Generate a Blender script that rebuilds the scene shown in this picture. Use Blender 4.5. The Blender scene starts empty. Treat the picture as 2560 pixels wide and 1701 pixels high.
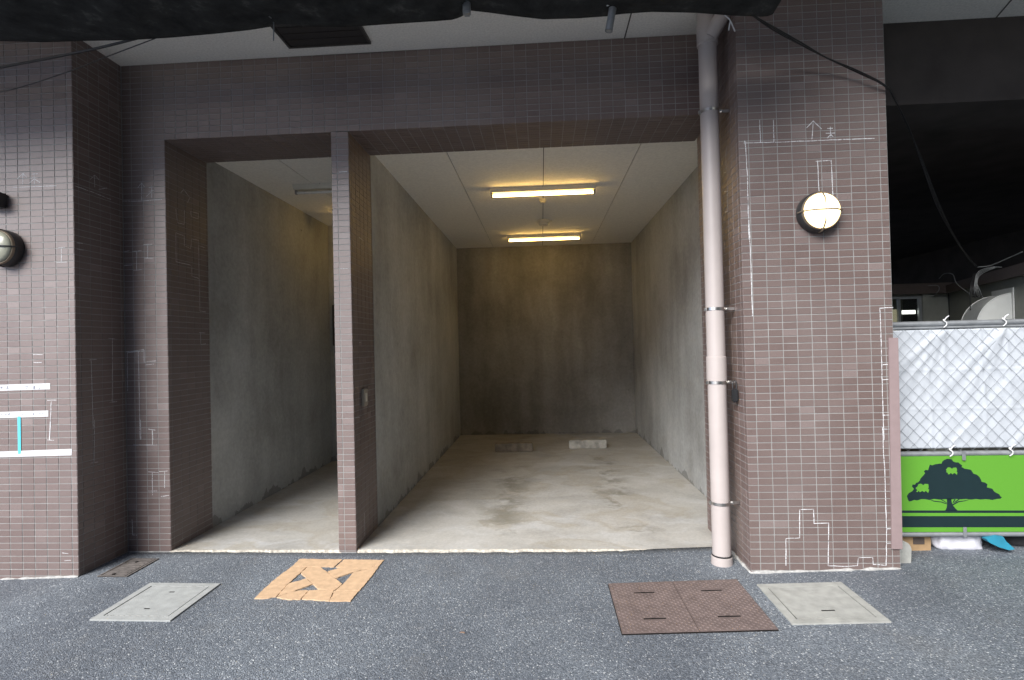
import bpy, bmesh, math, random
from mathutils import Vector, Matrix, noise as mnoise

random.seed(7)
C = bpy.context.scene
COL = C.collection

# ------------------------------------------------------------------ camera
CAM_H = 1.68
F_PX, CX, CY = 1320.16, 1280.0, 850.5
YAW, PITCH, ROLL = (math.radians(a) for a in (-3.193, 0.666, 1.357))
fwd = Vector((math.sin(YAW) * math.cos(PITCH), math.cos(YAW) * math.cos(PITCH), math.sin(PITCH)))
rt0 = Vector((math.cos(YAW), -math.sin(YAW), 0))
up0 = rt0.cross(fwd)
RT = rt0 * math.cos(ROLL) - up0 * math.sin(ROLL)
UP = rt0 * math.sin(ROLL) + up0 * math.cos(ROLL)
EYE = Vector((0, 0, CAM_H))
cam_data = bpy.data.cameras.new('camera')
cam_data.sensor_width = 36.0
cam_data.lens = F_PX / 2560 * 36.0
cam_data.clip_start = 0.05
cam_data.clip_end = 400
cam = bpy.data.objects.new('camera', cam_data)
COL.objects.link(cam)
mw = Matrix((RT, UP, -fwd)).transposed().to_4x4()
mw.translation = EYE
cam.matrix_world = mw
C.camera = cam

# ------------------------------------------------------------------ light
SUN_EL, SUN_AZ = math.radians(36), math.radians(32)      # azimuth: towards the left, measured from straight behind the camera
world = bpy.data.worlds.new('World')
C.world = world
world.use_nodes = True
wn = world.node_tree.nodes
sky = wn.new('ShaderNodeTexSky')
sky.sky_type = 'NISHITA'
sky.sun_disc = False
sky.sun_elevation = SUN_EL
sky.sun_rotation = math.pi + SUN_AZ
sky.air_density = 0.3
sky.dust_density = 0.5
sky.ozone_density = 1.0
wn['Background'].inputs[1].default_value = 0.05
world.node_tree.links.new(sky.outputs[0], wn['Background'].inputs[0])
sl = bpy.data.lights.new('sun', 'SUN')
sl.energy = 1.5
sl.angle = math.radians(40)
sl.color = (1.0, 0.97, 0.93)
sun = bpy.data.objects.new('sun', sl)
COL.objects.link(sun)
sd = Vector((-math.sin(SUN_AZ) * math.cos(SUN_EL), -math.cos(SUN_AZ) * math.cos(SUN_EL), math.sin(SUN_EL)))
sun.rotation_euler = sd.to_track_quat('Z', 'Y').to_euler()
sun.location = sd * 30
C.view_settings.view_transform = 'Standard'
C.view_settings.look = 'None'
C.view_settings.exposure = 2.4
C.view_settings.gamma = 1.0
C.view_settings.use_curve_mapping = False
try:
    C.cycles.max_bounces = 8
    C.cycles.diffuse_bounces = 5
    C.cycles.sample_clamp_indirect = 8
    C.cycles.caustics_reflective = False
    C.cycles.caustics_refractive = False
except Exception:
    pass


# ------------------------------------------------------------------ measuring helpers (photo pixel -> point on a known plane)
def ray(px, py):
    return RT * ((px - CX) / F_PX) + UP * (-(py - CY) / F_PX) + fwd

def atY(p, Y):
    d = ray(*p)
    return EYE + d * (Y / d.y)

def atX(p, X):
    d = ray(*p)
    return EYE + d * (X / d.x)

GP = [(-60, -0.02), (-4.2, -0.015), (-3.5, 0.008), (-1.6, -0.006), (0.4, 0.0), (1.4, 0.035), (2.46, 0.066), (4.5, 0.1), (60, 0.12)]
def gz(x):
    for (a, za), (b, zb) in zip(GP, GP[1:]):
        if x <= b:
            return za + (zb - za) * (x - a) / (b - a)
    return GP[-1][1]

def atG(p, dz=0.0):
    z = 0.03
    for _ in range(4):
        d = ray(*p)
        q = EYE + d * ((z - CAM_H) / d.z)
        z = gz(q.x) + dz
    return q

Z_SOF, Z_BEAM, Z_BAY = 4.167, 3.512, 3.564
YF, YP = 4.319, 3.840
XLP, XJ, XP0, XP1, XRP, XRP2 = -3.553, -3.172, -1.7224, -1.5728, 1.440, 2.460
YR_BACK = 4.89


# ------------------------------------------------------------------ materials
def new_mat(name):
    m = bpy.data.materials.new(name)
    m.use_nodes = True
    nt = m.node_tree
    return m, nt, nt.nodes['Principled BSDF'], nt.links

def simple(name, col, rough=0.6, metal=0.0, var=0.12, scale=18.0, bump=0.0, bscale=150.0, emit=None, es=0.0, spec=0.5):
    m, nt, b, L = new_mat(name)
    n = nt.nodes
    geo = n.new('ShaderNodeNewGeometry')
    tx = n.new('ShaderNodeTexNoise')
    tx.inputs['Scale'].default_value = scale
    tx.inputs['Detail'].default_value = 5
    L.new(geo.outputs['Position'], tx.inputs['Vector'])
    mp = n.new('ShaderNodeMapRange')
    mp.inputs[1].default_value = 0.3
    mp.inputs[2].default_value = 0.7
    mp.inputs[3].default_value = 1 - var
    mp.inputs[4].default_value = 1 + var
    L.new(tx.outputs[0], mp.inputs[0])
    mx = n.new('ShaderNodeVectorMath')
    mx.operation = 'SCALE'
    mx.inputs[0].default_value = col
    L.new(mp.outputs[0], mx.inputs['Scale'])
    L.new(mx.outputs[0], b.inputs['Base Color'])
    b.inputs['Roughness'].default_value = rough
    b.inputs['Metallic'].default_value = metal
    b.inputs['Specular IOR Level'].default_value = spec
    if bump > 0:
        t2 = n.new('ShaderNodeTexNoise')
        t2.inputs['Scale'].default_value = bscale
        t2.inputs['Detail'].default_value = 4
        L.new(geo.outputs['Position'], t2.inputs['Vector'])
        bp = n.new('ShaderNodeBump')
        bp.inputs['Strength'].default_value = bump
        bp.inputs['Distance'].default_value = 0.004
        L.new(t2.outputs[0], bp.inputs['Height'])
        L.new(bp.outputs[0], b.inputs['Normal'])
    if emit:
        b.inputs['Emission Color'].default_value = (*emit, 1)
        b.inputs['Emission Strength'].default_value = es
    return m

def ramp(nt, pts):
    r = nt.nodes.new('ShaderNodeValToRGB')
    e = r.color_ramp.elements
    while len(e) < len(pts):
        e.new(0.5)
    for el, (p, c) in zip(e, pts):
        el.position = p
        el.color = (*c, 1) if len(c) == 3 else c
    return r

def math_node(nt, op, a=None, b=None):
    m = nt.nodes.new('ShaderNodeMath')
    m.operation = op
    for i, v in enumerate((a, b)):
        if v is None:
            continue
        if isinstance(v, (int, float)):
            m.inputs[i].default_value = v
        else:
            nt.links.new(v, m.inputs[i])
    return m.outputs[0]

def scaled_pos(nt, s, warp=0.0, wscale=2.0):
    geo = nt.nodes.new('ShaderNodeNewGeometry')
    out = geo.outputs['Position']
    if warp:
        w = nt.nodes.new('ShaderNodeTexNoise')
        w.inputs['Scale'].default_value = wscale
        w.inputs['Detail'].default_value = 3
        nt.links.new(out, w.inputs['Vector'])
        sc = nt.nodes.new('ShaderNodeVectorMath')
        sc.operation = 'SCALE'
        sc.inputs['Scale'].default_value = warp
        nt.links.new(w.outputs['Color'], sc.inputs[0])
        ad = nt.nodes.new('ShaderNodeVectorMath')
        nt.links.new(out, ad.inputs[0])
        nt.links.new(sc.outputs[0], ad.inputs[1])
        out = ad.outputs[0]
    v = nt.nodes.new('ShaderNodeVectorMath')
    v.operation = 'MULTIPLY'
    v.inputs[1].default_value = s
    nt.links.new(out, v.inputs[0])
    return v.outputs[0]

def noise(nt, vec, scale=1.0, detail=5, rough=0.55):
    t = nt.nodes.new('ShaderNodeTexNoise')
    t.inputs['Scale'].default_value = scale
    t.inputs['Detail'].default_value = detail
    t.inputs['Roughness'].default_value = rough
    nt.links.new(vec, t.inputs['Vector'])
    return t.outputs[0]

def mixc(nt, fac, a, b, blend='MIX'):
    m = nt.nodes.new('ShaderNodeMix')
    m.data_type = 'RGBA'
    m.blend_type = blend
    for sock, v in ((m.inputs[0], fac), (m.inputs[6], a), (m.inputs[7], b)):
        if isinstance(v, (int, float)):
            sock.default_value = v
        elif isinstance(v, tuple):
            sock.default_value = (*v, 1)
        else:
            nt.links.new(v, sock)
    return m.outputs[2]

def tile_mat():
    m, nt, b, L = new_mat('brown_tile')
    n = nt.nodes
    info = n.new('ShaderNodeObjectInfo')
    geo = n.new('ShaderNodeNewGeometry')
    r = math_node(nt, 'FRACT', math_node(nt, 'ADD', info.outputs['Random'], geo.outputs['Random Per Island']))
    cr = ramp(nt, [(0.0, (0.127, 0.089, 0.081)), (0.40, (0.135, 0.096, 0.087)), (0.80, (0.142, 0.102, 0.093)), (0.95, (0.157, 0.116, 0.107)), (1.0, (0.186, 0.144, 0.136))])
    L.new(r, cr.inputs[0])
    p = scaled_pos(nt, (1, 1, 1))
    sp = noise(nt, p, 330, 3, 0.7)
    sr = ramp(nt, [(0.30, (0.62, 0.60, 0.60)), (0.5, (1, 1, 1)), (0.72, (1.45, 1.42, 1.40))])
    L.new(sp, sr.inputs[0])
    c = mixc(nt, 1.0, cr.outputs[0], sr.outputs[0], 'MULTIPLY')
    # dusty bloom in broad soft patches
    d = noise(nt, scaled_pos(nt, (1.3, 1.3, 0.7)), 1.0, 5)
    dr = ramp(nt, [(0.45, (0, 0, 0)), (0.75, (0.35, 0.35, 0.35))])
    L.new(d, dr.inputs[0])
    c = mixc(nt, dr.outputs[0], c, (0.21, 0.18, 0.172))
    L.new(c, b.inputs['Base Color'])
    rr = ramp(nt, [(0.0, (0.45,) * 3), (1.0, (0.53,) * 3)])
    L.new(r, rr.inputs[0])
    L.new(rr.outputs[0], b.inputs['Roughness'])
    bp = n.new('ShaderNodeBump')
    b.inputs['Specular IOR Level'].default_value = 0.9
    bp.inputs['Strength'].default_value = 0.25
    bp.inputs['Distance'].default_value = 0.002
    L.new(noise(nt, p, 140, 4, 0.6), bp.inputs['Height'])
    L.new(bp.outputs[0], b.inputs['Normal'])
    return m

def concrete_mat(name, base, dark, light, streak=0.8, warm=(0.30, 0.27, 0.22)):
    m, nt, b, L = new_mat(name)
    n = nt.nodes
    s = noise(nt, scaled_pos(nt, (3.2, 3.2, 0.28), 0.35, 1.3), 1.0, 6, 0.6)
    sr = ramp(nt, [(0.30, dark), (0.52, base), (0.74, light)])
    L.new(s, sr.inputs[0])
    mo = noise(nt, scaled_pos(nt, (0.9, 0.9, 0.9), 0.5, 1.2), 1.0, 7, 0.6)
    mr = ramp(nt, [(0.33, (0.72, 0.71, 0.69)), (0.55, (1, 1, 1)), (0.74, (1.16, 1.15, 1.12))])
    L.new(mo, mr.inputs[0])
    c = mixc(nt, 1.0, sr.outputs[0], mr.outputs[0], 'MULTIPLY')
    fi = noise(nt, scaled_pos(nt, (1, 1, 1)), 22, 6, 0.7)
    fr = ramp(nt, [(0.3, (0.85, 0.85, 0.85)), (0.7, (1.12, 1.12, 1.12))])
    L.new(fi, fr.inputs[0])
    c = mixc(nt, 1.0, c, fr.outputs[0], 'MULTIPLY')
    # trowelled-on skirting of mortar and splash dirt along the floor
    sx = n.new('ShaderNodeSeparateXYZ')
    g = n.new('ShaderNodeNewGeometry')
    L.new(g.outputs['Position'], sx.inputs[0])
    wob = noise(nt, scaled_pos(nt, (4.0, 4.0, 1.0)), 1.0, 4)
    lim = math_node(nt, 'SUBTRACT', math_node(nt, 'MULTIPLY', wob, 0.62), 0.27)
    band = math_node(nt, 'LESS_THAN', sx.outputs[2], lim)
    c = mixc(nt, math_node(nt, 'MULTIPLY', band, 0.6), c, (0.13, 0.125, 0.115))
    # small pits and rust marks
    vo = n.new('ShaderNodeTexVoronoi')
    vo.inputs['Scale'].default_value = 2.2
    L.new(scaled_pos(nt, (1, 1, 1), 0.3, 3), vo.inputs['Vector'])
    pit = math_node(nt, 'LESS_THAN', vo.outputs['Distance'], 0.028)
    c = mixc(nt, math_node(nt, 'MULTIPLY', pit, 0.6), c, (0.07, 0.06, 0.05))
    L.new(c, b.inputs['Base Color'])
    b.inputs['Roughness'].default_value = 0.82
    bp = n.new('ShaderNodeBump')
    bp.inputs['Strength'].default_value = 0.3
    bp.inputs['Distance'].default_value = 0.01
    L.new(noise(nt, scaled_pos(nt, (1, 1, 1)), 30, 6, 0.65), bp.inputs['Height'])
    L.new(bp.outputs[0], b.inputs['Normal'])
    return m

def floor_mat():
    m, nt, b, L = new_mat('screeded_floor')
    n = nt.nodes
    a = noise(nt, scaled_pos(nt, (1.0, 1.6, 1), 0.9, 1.1), 1.3, 8, 0.62)
    ar = ramp(nt, [(0.26, (0.27, 0.264, 0.25)), (0.42, (0.35, 0.343, 0.322)), (0.55, (0.405, 0.397, 0.372)), (0.74, (0.47, 0.466, 0.45))])
    L.new(a, ar.inputs[0])
    # laitance: pale bluish smears drawn out across the bay
    s = noise(nt, scaled_pos(nt, (0.8, 3.2, 1), 0.8, 1.7), 1.4, 7, 0.6)
    srr = ramp(nt, [(0.50, (0, 0, 0)), (0.66, (0.55, 0.55, 0.55))])
    L.new(s, srr.inputs[0])
    c = mixc(nt, srr.outputs[0], ar.outputs[0], (0.48, 0.49, 0.495))
    # ochre water stains with hard rims
    o = noise(nt, scaled_pos(nt, (1.1, 1.5, 1), 1.1, 0.9), 1.0, 5, 0.5)
    orr = ramp(nt, [(0.50, (0, 0, 0)), (0.54, (0.5, 0.5, 0.5)), (0.60, (0.18, 0.18, 0.18)), (0.68, (0.3, 0.3, 0.3))])
    L.new(o, orr.inputs[0])
    c = mixc(nt, orr.outputs[0], c, (0.31, 0.28, 0.22))
    # tyre dirt where the wheels run
    sx = n.new('ShaderNodeSeparateXYZ')
    g = n.new('ShaderNodeNewGeometry')
    L.new(g.outputs['Position'], sx.inputs[0])
    w = noise(nt, scaled_pos(nt, (1.0, 1.2, 1), 0.5, 2.5), 1.5, 7, 0.65)
    t = None
    for xc in (-0.42, 0.78):
        dx = math_node(nt, 'ABSOLUTE', math_node(nt, 'SUBTRACT', sx.outputs[0], xc))
        f = n.new('ShaderNodeMapRange')
        f.inputs[1].default_value = 0.05
        f.inputs[2].default_value = 0.33
        f.inputs[3].default_value = 1.0
        f.inputs[4].default_value = 0.0
        L.new(dx, f.inputs[0])
        t = f.outputs[0] if t is None else math_node(nt, 'MAXIMUM', t, f.outputs[0])
    wr = ramp(nt, [(0.50, (0, 0, 0)), (0.60, (0.75, 0.75, 0.75))])
    L.new(w, wr.inputs[0])
    c = mixc(nt, math_node(nt, 'MULTIPLY', t, wr.outputs[0]), c, (0.16, 0.15, 0.115))
    fi = noise(nt, scaled_pos(nt, (1, 1, 1)), 40, 6, 0.7)
    fr = ramp(nt, [(0.3, (0.85, 0.85, 0.85)), (0.7, (1.1, 1.1, 1.1))])
    L.new(fi, fr.inputs[0])
    c = mixc(nt, 1.0, c, fr.outputs[0], 'MULTIPLY')
    L.new(c, b.inputs['Base Color'])
    b.inputs['Roughness'].default_value = 0.6
    bp = n.new('ShaderNodeBump')
    bp.inputs['Strength'].default_value = 0.2
    bp.inputs['Distance'].default_value = 0.006
    L.new(noise(nt, scaled_pos(nt, (1, 1, 1)), 25, 6, 0.6), bp.inputs['Height'])
    L.new(bp.outputs[0], b.inputs['Normal'])
    return m

def asphalt_mat():
    m, nt, b, L = new_mat('asphalt')
    n = nt.nodes
    p = scaled_pos(nt, (1, 1, 1), 0.004, 40)
    vo = n.new('ShaderNodeTexVoronoi')
    vo.inputs['Scale'].default_value = 150
    L.new(p, vo.inputs['Vector'])
    sx = n.new('ShaderNodeSeparateColor')
    L.new(vo.outputs['Color'], sx.inputs[0])
    cr = ramp(nt, [(0.0, (0.066, 0.077, 0.092)), (0.40, (0.110, 0.127, 0.149)), (0.78, (0.148, 0.169, 0.195)), (0.95, (0.20, 0.222, 0.248)), (0.99, (0.42, 0.44, 0.45))])
    L.new(sx.outputs[0], cr.inputs[0])
    v2 = n.new('ShaderNodeTexVoronoi')
    v2.inputs['Scale'].default_value = 48
    L.new(p, v2.inputs['Vector'])
    s2 = n.new('ShaderNodeSeparateColor')
    L.new(v2.outputs['Color'], s2.inputs[0])
    big = math_node(nt, 'MULTIPLY', math_node(nt, 'GREATER_THAN', s2.outputs[0], 0.955), math_node(nt, 'LESS_THAN', v2.outputs['Distance'], 0.30))
    c = mixc(nt, math_node(nt, 'MULTIPLY', big, 0.55), cr.outputs[0], (0.25, 0.255, 0.26))
    lo = noise(nt, scaled_pos(nt, (1, 1, 1), 0.5, 0.8), 0.9, 6, 0.6)
    lr = ramp(nt, [(0.35, (0.80, 0.80, 0.82)), (0.65, (1.26, 1.26, 1.25))])
    L.new(lo, lr.inputs[0])
    c = mixc(nt, 1.0, c, lr.outputs[0], 'MULTIPLY')
    du = noise(nt, scaled_pos(nt, (1, 1, 1), 0.4, 2), 2.4, 6, 0.65)
    dr = ramp(nt, [(0.55, (0, 0, 0)), (0.75, (0.28, 0.28, 0.28))])
    L.new(du, dr.inputs[0])
    c = mixc(nt, dr.outputs[0], c, (0.15, 0.148, 0.142))
    L.new(c, b.inputs['Base Color'])
    b.inputs['Roughness'].default_value = 0.72
    h = math_node(nt, 'ADD', math_node(nt, 'MULTIPLY', vo.outputs['Distance'], -1.0), math_node(nt, 'MULTIPLY', noise(nt, p, 60, 5, 0.7), 1.2))
    bp = n.new('ShaderNodeBump')
    bp.inputs['Strength'].default_value = 0.8
    bp.inputs['Distance'].default_value = 0.005
    L.new(h, bp.inputs['Height'])
    L.new(bp.outputs[0], b.inputs['Normal'])
    return m

def chalk_mat():
    m, nt, b, L = new_mat('chalk')
    b.inputs['Base Color'].default_value = (0.72, 0.74, 0.76, 1)
    b.inputs['Roughness'].default_value = 0.95
    tr = nt.nodes.new('ShaderNodeBsdfTransparent')
    mx = nt.nodes.new('ShaderNodeMixShader')
    w = noise(nt, scaled_pos(nt, (1, 1, 1)), 95, 5, 0.7)
    r = ramp(nt, [(0.36, (0.25,) * 3), (0.50, (0.95,) * 3)])
    L.new(w, r.inputs[0])
    L.new(r.outputs[0], mx.inputs[0])
    L.new(tr.outputs[0], mx.inputs[1])
    L.new(b.outputs[0], mx.inputs[2])
    L.new(mx.outputs[0], nt.nodes['Material Output'].inputs[0])
    return m

def glass_mat(name, tint, alpha):
    m, nt, b, L = new_mat(name)
    b.inputs['Base Color'].default_value = (*tint, 1)
    b.inputs['Roughness'].default_value = 0.04
    b.inputs['Alpha'].default_value = alpha
    return m

def net_mat():
    m, nt, b, L = new_mat('black_scaffold_netting')
    w = noise(nt, scaled_pos(nt, (1, 1, 1)), 6, 6, 0.7)
    r = ramp(nt, [(0.35, (0.014, 0.015, 0.016)), (0.58, (0.034, 0.036, 0.037)), (0.75, (0.10, 0.10, 0.098))])
    L.new(w, r.inputs[0])
    L.new(r.outputs[0], b.inputs['Base Color'])
    b.inputs['Roughness'].default_value = 0.9
    b.inputs['Specular IOR Level'].default_value = 0.2
    return m

M = {
    'tile': tile_mat(),
    'grout': simple('grey_grout', (0.285, 0.29, 0.285), 0.9, var=0.16, scale=9),
    'conc': concrete_mat('bare_concrete', (0.40, 0.41, 0.405), (0.345, 0.352, 0.345), (0.45, 0.463, 0.46)),
    'conc_dark': concrete_mat('dark_brown_concrete', (0.265, 0.255, 0.235), (0.205, 0.197, 0.18), (0.32, 0.315, 0.295)),  # darker, browner tone of the bare concrete
    'floor': floor_mat(),
    'asphalt': asphalt_mat(),
    'soffit': simple('sprayed_soffit', (0.84, 0.82, 0.77), 0.9, var=0.10, scale=60, bump=0.5, bscale=220),
    'board': simple('ceiling_board', (0.83, 0.80, 0.73), 0.85, var=0.07, scale=40, bump=0.25, bscale=200),
    'joint': simple('dark_joint', (0.09, 0.085, 0.075), 0.9),
    'dark': simple('dark_lined_void', (0.012, 0.012, 0.013), 0.95),
    'darkwall': simple('unlit_dark_wall', (0.060, 0.052, 0.049), 0.95, var=0.25, scale=3),  # dark colour stands in for the passage's shade
    'hatch': simple('dark_bronze_hatch', (0.028, 0.025, 0.025), 0.55),
    'hatch_frame': simple('bronze_frame', (0.07, 0.065, 0.062), 0.4, metal=0.4),
    'white_metal': simple('cream_enamel', (0.62, 0.60, 0.53), 0.4, var=0.05),
    'tube_lit': simple('lit_tube', (0.9, 0.9, 0.85), 0.4, emit=(1.0, 0.62, 0.17), es=4.8),
    'tube_off': simple('unlit_tube', (0.70, 0.70, 0.68), 0.3),
    'socket': simple('grey_lamp_socket', (0.30, 0.29, 0.27), 0.5),
    'beige': simple('beige_plastic', (0.33, 0.30, 0.25), 0.5, var=0.05),
    'plastic': simple('ivory_plastic', (0.60, 0.57, 0.50), 0.45, var=0.04),
    'pipe': simple('beige_pvc', (0.42, 0.375, 0.36), 0.46, var=0.05, scale=5),
    'stainless': simple('stainless_band', (0.62, 0.60, 0.57), 0.28, metal=1.0),
    'rust': simple('rusted_steel', (0.165, 0.128, 0.120), 0.62, metal=0.2, var=0.18, scale=14, bump=0.3),
    'drain': simple('dusty_rusted_iron', (0.125, 0.112, 0.105), 0.85, var=0.3, scale=30, bump=0.4),
    'rusty_pit_shade': simple('rusty_pit_shade', (0.010, 0.007, 0.006), 0.95, var=0.4, scale=60),  # near-black colour paints in the shade of the hollow and holes
    'precast': simple('precast_concrete', (0.33, 0.345, 0.34), 0.85, var=0.12, scale=16, bump=0.4, bscale=140),
    'precast_tan': simple('weathered_precast', (0.325, 0.33, 0.31), 0.88, var=0.16, scale=14, bump=0.45, bscale=140),
    'stop': simple('worn_wheel_stop', (0.38, 0.365, 0.325), 0.9, var=0.35, scale=11, bump=0.5, bscale=60),
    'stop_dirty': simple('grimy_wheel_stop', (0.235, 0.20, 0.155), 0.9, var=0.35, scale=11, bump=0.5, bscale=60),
    'dirt': simple('dirt_and_gap_shade', (0.016, 0.015, 0.014), 0.95, var=0.4, scale=60),  # packed dirt, blackened to paint shade into gaps and finger holes
    'orange': simple('orange_pavement_tape', (0.54, 0.375, 0.235), 0.8, var=0.12, scale=22, bump=0.35, bscale=120),
    'mortar': simple('pale_mortar', (0.36, 0.36, 0.35), 0.95, var=0.3, scale=35, bump=0.6, bscale=90),
    'lip': simple('broken_concrete_edge', (0.46, 0.43, 0.37), 0.95, var=0.35, scale=45, bump=0.8, bscale=70),
    'chalk': chalk_mat(),
    'tape': simple('white_masking_tape', (0.56, 0.575, 0.59), 0.6, var=0.03),
    'blue_tape': simple('cyan_tape', (0.10, 0.62, 0.76), 0.6, var=0.05),
    'ink': simple('blue_black_ink', (0.12, 0.13, 0.20), 0.8),
    'lamp_body': simple('dark_grey_lamp_body', (0.050, 0.050, 0.052), 0.42, metal=0.5),
    'lamp_rim': simple('bronze_lamp_rim', (0.26, 0.215, 0.16), 0.45, metal=0.5),
    'lamp_lit': simple('lit_opal_glass', (0.9, 0.88, 0.8), 0.3, emit=(1.0, 0.74, 0.36), es=0.95),
    'lamp_off': simple('unlit_opal_glass', (0.36, 0.365, 0.29), 0.2, var=0.03),
    'black_plastic': simple('black_plastic', (0.018, 0.019, 0.021), 0.35),
    'net': net_mat(),
    'cable': simple('black_cable', (0.012, 0.012, 0.013), 0.45),
    'grey_cable': simple('grey_cable', (0.20, 0.21, 0.21), 0.5),
    'string': simple('white_string', (0.70, 0.71, 0.72), 0.8),
    'galv': simple('galvanised_steel', (0.36, 0.38, 0.40), 0.45, metal=0.6, var=0.15),
    'wire': simple('fence_wire', (0.22, 0.24, 0.26), 0.5, metal=0.5),
    'tarp': simple('white_tarpaulin', (0.47, 0.505, 0.55), 0.55, var=0.03, scale=4),
    'lime': simple('lime_green_print', (0.10, 0.30, 0.028), 0.5, var=0.04, scale=300),
    'slate': simple('dark_slate_print', (0.010, 0.024, 0.028), 0.6, var=0.05, spec=0.2),
    'mauve': simple('mauve_steel_flashing', (0.27, 0.205, 0.205), 0.5, var=0.05),
    'cabin': simple('grey_green_cabin_panel', (0.25, 0.26, 0.23), 0.6, var=0.06),
    'fascia': simple('brown_cabin_fascia', (0.085, 0.066, 0.058), 0.6, var=0.1),
    'alu': simple('aluminium_frame', (0.42, 0.45, 0.47), 0.4, metal=0.6),
    'hood': simple('pale_grey_vent_hood', (0.60, 0.62, 0.60), 0.4, var=0.03),
    'glass': glass_mat('window_glass', (0.03, 0.035, 0.03), 0.35),
    'curtain': simple('glowing_cream_curtain', (0.70, 0.68, 0.50), 0.8, emit=(0.9, 0.85, 0.55), es=0.10),  # faint glow paints room light onto the cloth
    'strip_lit': simple('lit_strip', (0.9, 0.9, 0.9), 0.5, emit=(0.95, 1.0, 0.9), es=0.8),
    'card': simple('brown_cardboard', (0.36, 0.24, 0.13), 0.85, var=0.1),
    'bag': simple('white_plastic_bag', (0.68, 0.68, 0.74), 0.35, var=0.08, scale=9),
    'blue_cloth': simple('teal_blue_cloth', (0.02, 0.22, 0.33), 0.7, var=0.15, scale=12),
    'black_cloth': simple('black_cloth', (0.02, 0.02, 0.023), 0.85),
    'leaf': simple('dead_leaf', (0.24, 0.16, 0.115), 0.8),
}


# ------------------------------------------------------------------ mesh helpers
WORLD = {}

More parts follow.
